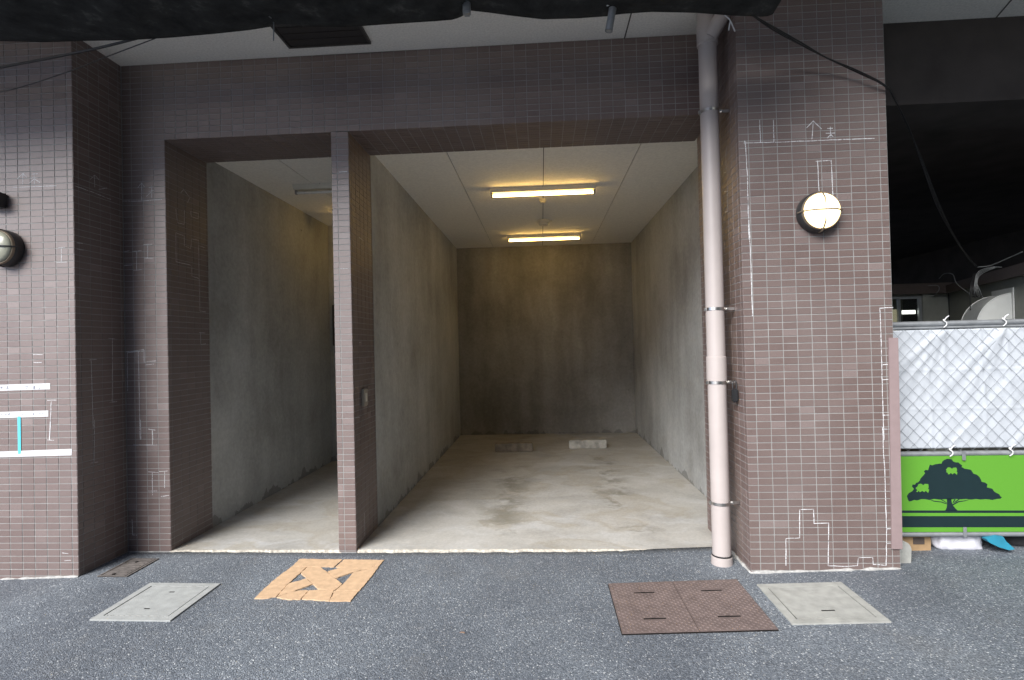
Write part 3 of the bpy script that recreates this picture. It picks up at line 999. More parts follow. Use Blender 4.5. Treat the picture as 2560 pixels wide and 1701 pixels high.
dp = thing('pull_switch', (0.06, 6.80, Z_BAY), 'small round white ceiling rose between the two lit tubes', 'ceiling fitting')
MB().lathe([(0.001, 0), (0.042, 0), (0.044, .006), (0.044, .028), (0.030, .031), (0.029, .040), (0.034, .041), (0.034, .047), (0.001, .048)], (0.06, 6.80, Z_BAY - .001), (0, 0, -1), 28).build('body', M['plastic'], dp)
det = thing('smoke_detector', (0.075, 7.97, Z_BAY), 'wide white smoke detector with stepped rim on the wide bay ceiling', 'smoke detector')
MB().lathe([(0.001, 0), (0.106, 0), (0.106, .020), (0.098, .034), (0.001, .035)], (0.075, 7.97, Z_BAY - .001), (0, 0, -1), 32).build('base', M['plastic'], det)
MB().lathe([(0.078, .030), (0.080, .052), (0.066, .070), (0.001, .074)], (0.075, 7.97, Z_BAY - .001), (0, 0, -1), 32).build('chamber', M['plastic'], det)
MB().box(.165, .205, 7.95, 7.99, Z_BAY - .02, Z_BAY - .001, .004).build('indicator', M['plastic'], det)

# ---------------------------------------------------------------- wheel stops
def wheel_stop(x0, x1, y, mat, label):
    mb = MB()
    z0 = 0.0165
    pr = [(y, z0), (y + .012, z0 + .130), (y + .115, z0 + .130), (y + .135, z0)]
    bm = bmesh.new()
    A = [bm.verts.new((x0, p, z)) for p, z in pr]
    B = [bm.verts.new((x1, p, z)) for p, z in pr]
    bm.faces.new(A)
    bm.faces.new(B[::-1])
    for k in range(4):
        bm.faces.new((A[k], B[k], B[(k + 1) % 4], A[(k + 1) % 4]))
    bmesh.ops.bevel(bm, geom=list(bm.edges), offset=.010, segments=2, affect='EDGES')
    bmesh.ops.subdivide_edges(bm, edges=[e for e in bm.edges if abs((e.verts[0].co - e.verts[1].co).x) > .3], cuts=24)
    for v in bm.verts:
        v.co += 0.0035 * mnoise.noise_vector(v.co * 21)
        v.co.z = max(v.co.z, z0 - .002)
    mb.bm(bm)
    tag(mb.build('wheel_stop', mat, None), label, 'wheel stop', 'wheel stops at the back of the garage')
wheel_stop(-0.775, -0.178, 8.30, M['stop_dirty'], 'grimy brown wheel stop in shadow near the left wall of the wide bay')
wheel_stop(0.400, 0.995, 8.50, M['stop'], 'paler concrete wheel stop near the right wall of the wide bay')

# ---------------------------------------------------------------- switch on the reveal
sw = thing('wall_switch', (XP1, 4.553, 1.26), 'small beige switch box on the tiled side of the dividing post', 'switch')
MB().box(XP1 - .0005, XP1 + .026, 4.500, 4.606, 1.185, 1.338, .006).build('cover', M['beige'], sw)
MB().box(XP1 + .0255, XP1 + .031, 4.530, 4.576, 1.225, 1.300, .003).build('rocker', M['white_metal'], sw)

# ---------------------------------------------------------------- drainpipe
PX, PY, PR = 1.298, 4.02, 0.0665
dpipe = thing('drainpipe', (PX, PY, gz(PX)), 'tall beige drainpipe with steel bands in front of the garage corner', 'drainpipe')
MB().tube([(PX, PY, .085), (PX, PY, 1.42), (PX, PY, 3.93)], PR, 36).build('pipe', M['pipe'], dpipe)
MB().lathe([(PR + .0005, 0), (PR + .006, .002), (PR + .006, .178), (PR + .0005, .182)], (PX, PY, 1.385), n=36).build('coupling', M['pipe'], dpipe)
MB().lathe([(PR + .0005, .055), (PR + .008, .050), (PR + .010, .0), (PR + .012, -.08)], (PX, PY, .035), n=36).build('base_collar', M['pipe'], dpipe)
MB().lathe([(PR + .001, 0), (PR + .0055, .003), (PR + .0055, .008), (PR + .001, .012)], (PX, PY, .0895), n=36).build('seal_ring', M['black_plastic'], dpipe)
# Y branch at the top
MB().lathe([(PR + .0005, 0), (PR + .009, .004), (PR + .009, .16), (PR + .004, .175), (PR + .004, .245)], (PX, PY, 3.90), n=36).build('branch_body', M['pipe'], dpipe)
MB().tube([(PX + .01, PY - .035, 3.945), (PX + .06, PY - .07, 4.03), (PX + .145, PY - .10, 4.165)], [.054, .055, .055], 28).build('branch_arm', M['pipe'], dpipe)
for zb in (3.398, 1.920, 1.375, 0.482):
    b = MB().lathe([(PR + .0008, 0), (PR + .0038, 0), (PR + .0038, .021), (PR + .0008, .021)], (PX, PY, zb - .01), n=36, smooth=False).build('band', M['stainless'], dpipe)
    MB().box(PX + PR + .004, XRP - .0012, PY - .012, PY - .004, zb - .010, zb + .011).build('bracket', M['stainless'], b)
    MB().lathe([(.001, 0), (.010, 0), (.010, .012), (.001, .013)], (PX + PR + .022, PY - .012, zb), (0, -1, 0), 6, False).build('bolt', M['stainless'], b)
    MB().box(PX - PR - .014, PX - PR - .002, PY - .010, PY + .010, zb - .014, zb + .014, .002).build('hinge', M['stainless'], b)

pl = thing('padlock', (1.405, 3.985, 1.30), 'black key safe padlock hanging from the drainpipe bracket', 'padlock')
MB().box(1.388, 1.432, 3.955, 3.995, 1.228, 1.330, .010).build('body', M['black_plastic'], pl)
MB().tube([(1.397, 3.976, 1.325), (1.397, 3.976, 1.365), (1.403, 3.978, 1.385), (1.413, 3.98, 1.388), (1.422, 3.978, 1.378), (1.424, 3.976, 1.325)], .0055, 8).build('shackle', M['lamp_body'], pl)

# ---------------------------------------------------------------- round bulkhead lamps
def wall_lamp(cx, cz, lit, label):
    y0 = YP - 0.0015
    t = thing('wall_lamp', (cx, y0, cz), label, 'wall lamp', 'round caged wall lamps on the pillars')
    o = (cx, y0, cz)
    ax = (0, -1, 0)
    MB().lathe([(.001, 0), (.138, 0), (.140, .012), (.140, .050), (.136, .060), (.131, .066)], o, ax, 48).build('body', M['lamp_body'], t)
    MB().lathe([(.131, .066), (.131, .080), (.127, .086), (.122, .085), (.120, .068)], o, ax, 48).build('rim', M['lamp_rim'], t)
    g = [(.120, .072)] + [(.120 * math.cos(a), .086 + .040 * math.sin(a)) for a in [math.radians(q) for q in (0, 15, 30, 45, 60, 75, 90)]]
    MB().lathe(g, o, ax, 48).build('glass', M['lamp_lit' if lit else 'lamp_off'], t)
    for dx, dz in ((1, 0), (0, 1)):
        pts = []
        for s, d in ((-1.20, .030), (-1.16, .080), (-1.0, .098), (-.7, .124), (0, .132), (.7, .124), (1.0, .098), (1.16, .080), (1.20, .030)):
            pts.append((cx + dx * s * .117, y0 - d - (.003 if dz else 0), cz + dz * s * .117))
        MB().tube(pts, .0058, 8).build('guard_bar', M['lamp_rim' if lit else 'lamp_body'], t)
    MB().lathe([(.001, 0), (.008, 0), (.008, .01), (.001, .011)], (cx - .005, y0 - .080, cz - .122), ax, 8, False).build('screw', M['lamp_rim'], t)
    return t
wall_lamp(1.958, 2.566, True, 'lit round caged lamp on the pillar right of the drainpipe')
wall_lamp(-4.088, 2.520, False, 'unlit round caged lamp with cream glass, cut by the frame edge')

# small fixture above the unlit lamp
dv = thing('camera_fixture', (-4.13, YP, 2.89), 'small black fixture with lens, partly cut off, above the unlit lamp', 'fixture')
MB().box(-4.21, -4.082, YP - .10, YP - .001, 2.835, 2.945, .008).build('body', M['black_plastic'], dv)
MB().lathe([(.001, 0), (.036, 0), (.036, .014), (.028, .016), (.001, .010)], (-4.135, YP - .10, 2.89), (0, -1, 0), 20).build('lens', M['glass'], dv)

# ---------------------------------------------------------------- tape strips on the left pillar
def tape_strip(quad, mat, name, label, cat, writing=None, off=0.0012, group=None):
    pts = [atY((x, y), YP - off) for x, y in quad]
    mb = MB()
    mb.prism(pts, (0, -0.0006, 0))
    o = tag(mb.build(name, mat, None), label, cat, group)
    if writing:
        ink = MB()
        for stroke in writing:
            ribbon(ink, [atY((x / 5.227, 900 + y / 5.227), YP - off - .0012) for x, y in stroke], (0, -1, 0), .0042)
        ink.build('handwriting', M['ink'], o, recalc=False, kind='stuff')
    return o
def t7(x, y): return (x / 5.227, 900 + y / 5.227)
tape_strip([t7(-600, 345), t7(655, 305), t7(655, 385), t7(-600, 425)], M['tape'], 'tape_strip', 'upper of the three white tape strips with faint blue writing', 'tape',
           [[(2, 362), (38, 358)], [(25, 350), (12, 385)], [(85, 350), (112, 348)], [(100, 352), (86, 385)], [(92, 366), (115, 384)],
            [(328, 352), (365, 348), (350, 372), (335, 384)], [(435, 345), (456, 343)], [(437, 356), (455, 354)], [(437, 366), (455, 364)], [(446, 345), (446, 380)], [(434, 380), (460, 377)], [(505, 345), (525, 358)], [(508, 380), (528, 368)]], group='white tape strips on the pillar')
tape_strip([t7(-600, 700), t7(632, 662), t7(632, 742), t7(-600, 780)], M['tape'], 'tape_strip', 'middle white tape strip with dark blue writing above the cyan tape', 'tape',
           [[(10, 715), (25, 710)], [(70, 708), (82, 722)], [(82, 705), (74, 722)], [(105, 715), (132, 700)], [(118, 700), (122, 722)], [(288, 712), (300, 724)], [(330, 708), (345, 724)],
            [(428, 700), (445, 698)], [(436, 698), (436, 724)], [(428, 722), (445, 712)], [(465, 705), (470, 720)], [(505, 708), (530, 704), (520, 722)], [(548, 705), (568, 702), (560, 720)]], group='white tape strips on the pillar')
tape_strip([t7(-600, 1222), t7(940, 1163), t7(936, 1248), t7(-600, 1290)], M['tape'], 'tape_strip', 'lowest and longest white tape strip, blank, below the cyan tape', 'tape', group='white tape strips on the pillar')
tape_strip([t7(230, 740), t7(268, 740), t7(272, 1225), t7(236, 1232)], M['blue_tape'], 'tape_strip', 'vertical cyan tape joining two white strips on the pillar', 'tape', off=0.0024)

# ---------------------------------------------------------------- covers in the pavement
def precast_cover(x0, x1, y0, y1, mat, label, dark_slots):
    t = thing('handhole_cover', ((x0 + x1) / 2, (y0 + y1) / 2, gz((x0 + x1) / 2)), label, 'access cover', 'concrete access covers in the asphalt')
    fw_, g = .048, .008
    top = .009
    fr = slotted_slab(x0, x1, y0, y1, -.06, top, [(x0 + fw_, x1 - fw_, y0 + fw_, y1 - fw_)])
    for v in fr.v:
        v.x += 0.004 * mnoise.noise(Vector((v.x * 9, v.y * 9, 1)))
    fr.conform().build('frame', mat, t)
    MB().box(x0 + fw_ * .5, x1 - fw_ * .5, y0 + fw_ * .5, y1 - fw_ * .5, -.05, .0006).conform().build('gap', M['dirt'], t)
    lx0, lx1, ly0, ly1 = x0 + fw_ + g, x1 - fw_ - g, y0 + fw_ + g, y1 - fw_ - g
    xm, yy = (lx0 + lx1) / 2, (ly1 - ly0)
    sl = [(xm - .040, xm + .040, ly0 + yy * .22 - .009, ly0 + yy * .22 + .009), (xm - .040, xm + .040, ly0 + yy * .80 - .009, ly0 + yy * .80 + .009)]
    if dark_slots:
        sl = [(a + .02, b - .02, c + .001, d + .001) for a, b, c, d in sl]
    lid = slotted_slab(lx0, lx1, ly0, ly1, -.05, top - .001, sl)
    lid.conform().build('lid', mat, t)
    for s in sl:
        MB().box(s[0] - .003, s[1] + .003, s[2] - .003, s[3] + .003, -.05, .0062).conform().build('finger_hole', M['dirt'] if dark_slots or s is sl[0] else mat, t)
    # grit packed in the joint, in broken runs
    gr = MB()
    for k in range(60 if dark_slots else 170):
        x = random.uniform(lx0, lx1)
        y = random.choice((y0 + fw_ + g / 2, y1 - fw_ - g / 2)) + random.uniform(-.004, .004)
        r = random.uniform(.0012, .0030)
        gr.box(x - r, x + r, y - r * .7, y + r * .7, .001, .004 + r * 2.2)
    gr.conform().build('grit', M['precast_tan'], t, kind='stuff')
precast_cover(-2.902, -2.370, 3.210, 3.728, M['precast'], 'square pale concrete access cover left of the orange cross, with two dark finger holes', True)
precast_cover(1.402, 1.952, 3.143, 3.648, M['precast_tan'], 'square weathered concrete access cover in front of the pillar with the lit lamp', False)

def checker():
    x0, x1, y0, y1 = .424, 1.300, 3.090, 3.730
    xm = (x0 + x1) / 2
    t = thing('steel_cover', (xm, (y0 + y1) / 2, gz(xm)), 'rusty brown two-leaf chequer plate cover set in the asphalt', 'access cover')
    MB().box(x0 - .004, x1 + .004, y0 - .004, y1 + .004, -.05, .0006).conform().build('pit', M['rusty_pit_shade'], t)
    for a, b in ((x0, xm - .0015), (xm + .0015, x1)):
        c = (a + b) / 2
        sl = [(c - .068, c + .068, y - .010, y + .010) for y in (y0 + .155, y1 - .15)] + [(c - .018, c + .006, y + .0055, y + .013) for y in (y0 + .155, y1 - .15)]
        pl = slotted_slab(a, b, y0, y1, .0072, .010, sl).conform().build('plate', M['rust'], t)
        st = MB()
        px, n = .0205, 0
        r = 0
        y = y0 + .016
        while y < y1 - .012:
            x = a + .014
            k = 0
            while x < b - .012:
                if not any(s[0] - .012 < x < s[1] + .012 and s[2] - .012 < y < s[3] + .012 for s in sl):
                    an = math.radians(45 if (k + r) % 2 == 0 else -45)
                    u = Vector((math.cos(an), math.sin(an), 0)) * .0098
                    w = Vector((-math.sin(an), math.cos(an), 0)) * .0031
                    p = Vector((x, y, .0099))
                    q = p + Vector((0, 0, .0022))
                    i = len(st.v)
                    st.v += [p + u, p + w, p - u, p - w, q + u * .45, q - u * .45]
                    st.f += [[i, i + 1, i + 4], [i + 1, i + 2, i + 5, i + 4], [i + 2, i + 3, i + 5], [i + 3, i, i + 4, i + 5]]
                    st.s += [False] * 4
                x += px
                k += 1
            y += px
            r += 1
        st.conform().build('stud', M['rust'], pl, recalc=True, kind='stuff')
checker()

gr = thing('drain_grate', (-3.27, 4.0, gz(-3.27)), 'small rusty drain lid in the dark corner by the tape-marked pillar', 'drain cover')
gx0, gx1, gy0, gy1 = -3.40, -3.165, 3.835, 4.17
MB().box(gx0, gx1, gy0, gy1, -.05, .004).conform().build('lid', M['drain'], gr)
for a, b, c, d in ((gx0, gx0 + .014, gy0, gy1), (gx1 - .014, gx1, gy0, gy1), (gx1 - .034, gx1 - .024, gy0, gy1), (gx0 + .014, gx1 - .034, gy0, gy0 + .014), (gx0 + .014, gx1 - .034, gy1 - .014, gy1)):
    MB().box(a, b, c, d, -.05, .0075).conform().build('rail', M['drain'], gr)
for k in range(7):
    y = gy0 + .03 + k * .042
    MB().prism([(gx0 + .025, y, .0042), (gx1 - .05, y + .03, .0042), (gx1 - .05, y + .042, .0042), (gx0 + .025, y + .012, .0042)], (0, 0, .0025)).conform().build('bar', M['drain'], gr)
for x, y in ((-3.30, 3.87), (-3.30, 4.10)):
    MB().lathe([(.012, 0), (.012, .0062), (.001, .0062)], (x, y, .0042 + gz(x)), n=12).build('hole', M['rusty_pit_shade'], gr)

# ---------------------------------------------------------------- orange tape cross
oc = thing('orange_cross', (-1.62, 3.77, gz(-1.62)), 'cracked orange square with a cross, made of tape strips on the asphalt', 'pavement marking')
def o1(x, y): return (560 + x / 5.619, 1380 + y / 5.619)
STR = [
    [(1065, 98), (1665, 104), (1545, 210), (960, 200)],
    [(1688, 105), (2250, 114), (2030, 238), (1830, 230), (1568, 213)],
    [(952, 204), (1168, 208), (900, 446), (735, 626), (560, 655), (425, 655), (520, 560), (700, 395)],
    [(2236, 124), (2025, 242), (1815, 294), (1665, 462), (1572, 540), (1905, 543), (2080, 335)],
    [(1555, 547), (1900, 548), (1775, 690), (1482, 688)],
    [(1196, 540), (1548, 528), (1476, 686), (1092, 660)],
    [(965, 560), (1140, 536), (1185, 546), (1078, 664), (900, 668), (742, 640)],
    [(1175, 212), (1350, 214), (1662, 452), (1560, 534), (1330, 522), (1082, 300)],
    [(1455, 278), (1640, 222), (1820, 236), (2005, 242), (1815, 286), (1562, 372)],
    [(1158, 376), (1242, 456), (975, 556), (745, 632), (905, 450)],
]
for k, poly in enumerate(STR):
    base = [atG(o1(*q), .006) for q in poly]
    pts = []
    for a, b in zip(base, base[1:] + base[:1]):
        n = max(1, int((b - a).length / .02))
        for i in range(n):
            p = a + (b - a) * i / n
            j = .004 if i else .0015
            pts.append(Vector((p.x + random.uniform(-j, j), p.y + random.uniform(-j, j), gz(p.x) + .0058 + .0003 * k)))
    mb = MB().prism(pts, (0, 0, -.008))
    mb.build('strip', M['orange'], oc)

# dead leaf on the asphalt
lf = atG((1155, 1581), .008)
tag(MB().prism([lf + Vector(q) for q in ((-.016, .003, -.004), (-.003, .009, -.002), (.014, .003, -.001), (.018, -.007, -.003), (.003, -.004, -.002))], (0, 0, .0015)).build('dead_leaf', M['leaf'], None),
    'single small brown leaf lying on the open asphalt', 'leaf')

# ---------------------------------------------------------------- scaffold netting canopy
def netting():
    dd = 1.0847
    prof = [(-150, 100), (0, 95), (100, 98), (190, 95), (300, 93), (400, 87), (500, 78), (575, 70), (630, 61), (700, 62), (800, 63), (900, 56), (1010, 49), (1045, 46), (1066, 38), (1085, 25), (1130, 30), (1180, 37),
            (1250, 45), (1330, 43), (1400, 38), (1430, 33), (1500, 28), (1600, 30), (1700, 37), (1765, 39), (1785, 32), (1792, 10)]
    E_ = [atY((x * dd, y * dd), 3.40) for x, y in prof]
    # resample along x
    def edge(x):
        for a, b in zip(E_, E_[1:]):
            if a.x <= x <= b.x:
                return a.z + (b.z - a.z) * (x - a.x) / max(1e-6, b.x - a.x)
        return E_[0].z if x < E_[0].x else E_[-1].z
    x0, x1 = -6.0, 1.54
    nx, ny = 240, 26
    mb = MB()
    for j in range(ny + 1):
        t = j / ny
        for i in range(nx + 1):
            x = x0 + (x1 - x0) * i / nx
            z = edge(x)
            y = 3.40 - 1.05 * t
            fold = 0.035 * mnoise.noise(Vector((x * 2.1 + y * .8, y * 3.0, 0))) + 0.016 * mnoise.noise(Vector((x * 9 + y * 5, y * 6, 4)))
            flat = 3.86 + .06 * mnoise.noise(Vector((x * .8, 0, 9)))
            lift = max(0.0, (1 - t) ** 2)
            zz = z * lift + (flat + .10 * t) * (1 - lift) + fold * min(1, t * 8) - .05 * math.sin(t * math.pi) * (1 + .6 * mnoise.noise(Vector((x * 1.7, 1, 1))))
            mb.v.append(Vector((x, y, zz)))
    n = nx + 1
    for j in range(ny):
        for i in range(nx):
            a = j * n + i
            mb.f.append([a, a + 1, a + n + 1, a + n])
            mb.s.append(True)
    o = mb.build('scaffold_netting', M['net'], None, recalc=False)
    s = o.modifiers.new('thick', 'SOLIDIFY')
    s.thickness = .004
    tag(o, 'sagging black scaffold netting slung across the top of the garage front', 'netting')
netting()
for px, py, ly, lab in ((1405, 24, 72, 'grey scaffold tube end poking down through the black netting near the drainpipe'),):
    a, b = atY((1412 * 1.0847, 20 * 1.0847), 3.3), atY((1403 * 1.0847, 72 * 1.0847), 3.3)
    t = thing('scaffold_tube', b, lab, 'pipe')
    mb = MB().tube([a, b], .0235, 18, caps=False)
    mb.tube([b + (a - b) * .001, b + (a - b) * .2], .019, 18, caps=True)
    mb.build('tube', M['galv'], t)
    w = MB().tube([a + Vector((-.04, -.03, .0)), a + Vector((0, -.032, .012)), a + Vector((.045, -.02, .035))], .004, 6)
    w.build('wire_tie', M['string'], t)
a = atY((1078 * 1.0847, 20 * 1.0847), 3.3)
cl = thing('scaffold_clamp', a, 'grey scaffold clamp holding up a gather of the black netting', 'clamp')
MB().box(a.x - .03, a.x + .018, a.y - .03, a.y + .02, a.z - .045, a.z + .06, .008).build('jaw', M['galv'], cl)
MB().tube([a + Vector((-.05, -.035, .02)), a + Vector((-.01, -.04, .03)), a + Vector((.03, -.035, .045))], .006, 8).build('bolt', M['galv'], cl)
a = atY((630 * 1.0847, 40 * 1.0847), 3.34)
st = thing('netting_tie', a, 'thin dark tie knotted at the netting edge by the ceiling hatch', 'tie')
MB().tube([a, a + Vector((.002, .0, -.06)), a + Vector((-.002, 0, -.155))], .004, 6).build('tail', M['galv'], st)
MB().tube([a + Vector((-.035, -.02, -.01)), a + Vector((0, -.02, .0)), a + Vector((.02, -.02, .012))], .006, 6).build('knot', M['galv'], st)
for pts in ([(565, -2), (600, 20), (625, 42)],):
    q = [atY((x * 1.0847, y * 1.0847), 3.28) for x, y in pts]
    MB().tube(q, .004, 6).build('rope', M['grey_cable'], st)
a = atY((1672 * 1.0847, 36 * 1.0847), 3.7)
st = thing('netting_tie', a, 'frayed pale string ends hanging beside the top of the drainpipe', 'tie')
def n4(x, y): return (1720 + x / 9.8, y / 9.8)
for pts in ([(900, 370), (1010, 470), (1060, 560), (1120, 700), (1150, 775)], [(1040, 520), (1010, 650), (1000, 745)]):
    MB().tube([atY(n4(*p), 3.75) for p in pts], .0045, 6).build('strand', M['string'], st)

# ---------------------------------------------------------------- cables
def curve_pts(pts, n=10):
    P = [Vector(p) for p in pts]
    P = [P[0] * 2 - P[1]] + P + [P[-1] * 2 - P[-2]]
    out = []
    for i in range(1, len(P) - 2):
        for k in range(n):
            t = k / n
            a, b, c, d = P[i - 1], P[i], P[i + 1], P[i + 2]
            out.append(0.5 * ((2 * b) + (-a + c) * t + (2 * a - 5 * b + 4 * c - d) * t * t + (-a + 3 * b - 3 * c + d) * t ** 3))
    out.append(P[-2])
    return out
D = 1.0847
def cab(mb, pts, r, n=8):
    mb.tube(curve_pts([atY((x, y), Y) for x, y, Y in pts]), r, n)
c1 = MB()
cab(c1, [(360, 92, 3.42), (z1(620, 320)[0], z1(620, 320)[1], 3.5), (z1(300, 385)[0], z1(300, 385)[1], 3.55), (0, z1(0, 442)[1], 3.6), (-120, 190, 3.62)], .0085)
tag(c1.build('black_cable', M['cable'], None), 'thicker black cable sagging from the netting across the tape-marked pillar', 'cable')
c2 = MB()
cab(c2, [(392, 95, 3.42), (z1(690, 375)[0], z1(690, 375)[1], 3.55), (z1(450, 468)[0], z1(450, 468)[1], 3.62), (z1(100, 580)[0], z1(100, 580)[1], 3.68), (-80, 245, 3.7)], .0035)
tag(c2.build('black_cable', M['cable'], None), 'thin black cable below the thicker one on the tape-marked pillar', 'cable')
c3 = MB()
main = [z3(560, 90), z3(720, 190), z3(900, 290), z3(1080, 385), z3(1260, 465), z3(1440, 560), z3(1500, 640), z3(1610, 860), z3(1680, 1040), z3(1790, 1340), z3(1900, 1560), z6(1990, 380), z6(2040, 430)]
ys = [3.45, 3.55, 3.62, 3.70, 3.75, 3.78, 3.9, 4.2, 4.4, 4.7, 5.0, 5.25, 5.3]
for j in range(3):
    cab(c3, [(p[0] + (j - 1) * 2.0 + 2 * math.sin(i * 1.3 + j), p[1] + (j - 1) * 3.5 * (1 - min(i, 11) / 14) + 2 * math.cos(i * 2.1 + j * 2), Y + .012 * j) for i, (p, Y) in enumerate(zip(main, ys))], .0052)
tag(c3.build('black_cable', M['cable'], None), 'bundle of black cables running from the netting over the lamp pillar to the cabin', 'cable')
c4 = MB()
cab(c4, [(*z6(2340, 340), 4.9), (*z6(2240, 385), 5.1), (*z6(2130, 430), 5.3), (*z6(2050, 440), 5.4)], .004)
tag(c4.build('grey_cable', M['grey_cable'], None), 'thin cable rising to the right above the cabin roof', 'cable')
def zc(x, y): return (2160 + x / 3.92, 600 + y / 3.92)
c5 = MB()
for k, off in enumerate((0, 9, 17, 26)):
    cab(c5, [(*zc(1350, 268), 5.45), (*zc(1240 + off, 268 + off * .5), 5.5), (*zc(1120 + off * .9, 315 + off), 5.4), (*zc(1085 + off * .9, 420), 5.35), (*zc(1088 + off * 2.0, 505), 5.35), (*zc(1075 + off * 3.4, 560 + 3 * k), 5.4)], .0026, 6)
tag(c5.build('grey_cable', M['grey_cable'], None), 'looped grey cables hanging over the cabin roof edge by the vent hood', 'cable')
c6 = MB()
for off in (0, 14, 30, 48):
    cab(c6, [(*zc(1075 + off * .5, 330), 5.45), (*zc(1045 + off, 450), 5.36), (*zc(1040 + off * 1.4, 560), 5.36), (*zc(1042 + off * 2.6, 600 + (90 if off == 0 else -50)), 5.4)], .0042, 6)
tag(c6.build('black_cable', M['cable'], None), 'black cables dropping beside the pale vent hood on the cabin', 'cable')
c7 = MB()
cab(c7, [(*zc(735, 380), 6.9), (*zc(790, 332), 6.7), (*zc(870, 340), 6.5), (*zc(910, 430), 6.2), (*zc(1035, 530), 5.8)], .0042, 6)
tag(c7.build('grey_cable', M['grey_cable'], None), 'arched grey cable from the cabin roof to the vent hood', 'cable')
c8 = MB()
cab(c8, [(*zc(630, 450), 7.1), (*zc(720, 448), 7.05), (*zc(735, 490), 7.05), (*zc(690, 540), 7.05), (*zc(632, 556), 7.1)], .004, 6)
tag(c8.build('grey_cable', M['grey_cable'], None), 'thin grey cable loop at the cabin window corner', 'cable')

# ---------------------------------------------------------------- site cabin with vent hood
cabn = thing('site_cabin', (5.2, 6.6, 0.08), 'low grey-green site cabin with brown roof edge behind the fence', 'cabin')
XC, YC = 5.36, 7.24
XN, YN = 4.615, 5.30
zt, zf = 2.335, 2.245
# window wall (facing the yard) with an opening
wx1, wz1 = 4.985, 2.180
MB().box(3.9, 4.0, YC, YC + .06, .08, zf).build('wall', M['cabin'], cabn)
MB().box(wx1 + .012, 5.105, YC - .045, YC + .06, .08, zf).build('wall', M['cabin'], cabn)
MB().box(4.0, wx1 + .011, YC, YC + .06, wz1 + .03, zf).build('wall', M['cabin'], cabn)
MB().box(4.0, wx1 + .011, YC, YC + .06, .08, 1.2).build('wall', M['cabin'], cabn)
MB().box(5.106, XC, YC + .02, YC + .06, .08, zf).build('wall', M['cabin'], cabn)
win = MB()
win.box(4.0, wx1 + .01, YC - .02, YC + .015, wz1, wz1 + .029)
win.box(wx1 - .024, wx1 + .01, YC - .02, YC + .015, 1.2, wz1 - .001)
win.box(4.70, 4.73, YC - .018, YC + .015, 1.2, wz1 - .001)
wo = win.build('window', M['alu'], cabn)
MB().box(4.01, wx1 - .025, YC + .002, YC + .006, 1.21, wz1 - .001).build('pane', M['glass'], wo)
MB().box(4.40, 4.775, YC + .10, YC + .11, 1.25, 2.05).build('curtain', M['curtain'], cabn)
MB().box(4.845, 5.01, YC + .12, YC + .14, 1.985, 2.035).build('glow_strip', M['strip_lit'], cabn)  # glowing strip added behind the pane to make its bright bar
MB().box(4.0, 5.36, YC + .9, YC + .95, .08, zf).build('room_lining', M['cabin'], cabn)
MB().box(3.9, XC + .02, YC - .10, YC - .05, zf - .01, zt + .005).build('fascia', M['fascia'], cabn)
# side wall running towards the camera
dv_ = Vector((XN - XC, YN - YC, 0)).normalized()
nv = Vector((dv_.y, -dv_.x, 0))
if nv.x > 0:
    nv = -nv
def side(a0, a1, z0, z1, th, name, mat, off=0.0):
    A = Vector((XC, YC, 0)) + dv_ * a0 + nv * off
    B = Vector((XC, YC, 0)) + dv_ * a1 + nv * off
    MB().prism([A + Vector((0, 0, z0)), B + Vector((0, 0, z0)), B + Vector((0, 0, z1)), A + Vector((0, 0, z1))], -nv * th).build(name, mat, cabn)
side(0, .78, .08, zf, .05, 'panel', M['cabin'])
side(.785, 1.56, .08, zf, .05, 'panel', M['cabin'])
side(1.565, 2.04, .08, zf, .05, 'panel', M['cabin'])
side(2.045, 2.9, .08, zf, .05, 'panel', M['cabin'])
side(-.15, 2.95, zf - .01, zt, .05, 'fascia', M['fascia'], .07)
rA, rB = Vector((XC, YC, zt)) - dv_ * .1, Vector((XC, YC, zt)) + dv_ * 2.9
MB().prism([rA, rB, rB + Vector((2.5, 0, 0)), rA + Vector((2.5, 0, 0))], (0, 0, .03)).build('roof', M['fascia'], cabn)
MB().box(3.9, XC + .4, YC - .10, YC + 1.2, zt + .006, zt + .035).build('roof', M['fascia'], cabn)
# vent hood: quarter-round box on the side wall
hd = Vector((XC, YC, 0)) + dv_ * 1.42
def hp(t, out, z):
    return Vector((XC, YC, 0)) + dv_ * t + nv * out + Vector((0, 0, z))
vh = MB()
prof = [(0, 1.70), (0, 2.115)] + [(.30 * math.sin(a), 1.74 + .35 * math.cos(a)) for a in [math.radians(q) for q in range(0, 91, 10)]] + [(.30, 1.70)]
vh.prism([hp(1.40, o_, z) for o_, z in prof], dv_ * .44)
vent = tag(vh.build('vent_hood', M['hood'], None), 'pale grey quarter-round vent hood on the cabin side wall', 'vent hood')
MB().prism([hp(1.37, .004, 1.68), hp(1.37, .004, 2.145), hp(1.87, .004, 2.145), hp(1.87, .004, 1.68)], nv * .012).build('flange', M['hood'], vent)
for tt in (1.398, 1.842):
    P = [hp(tt, .302 * math.sin(a), 1.74 + .352 * math.cos(a)) for a in [math.radians(q) for q in range(0, 91, 9)]]
    MB().tube(P, .006, 6).build('seam', M['hood'], vent)

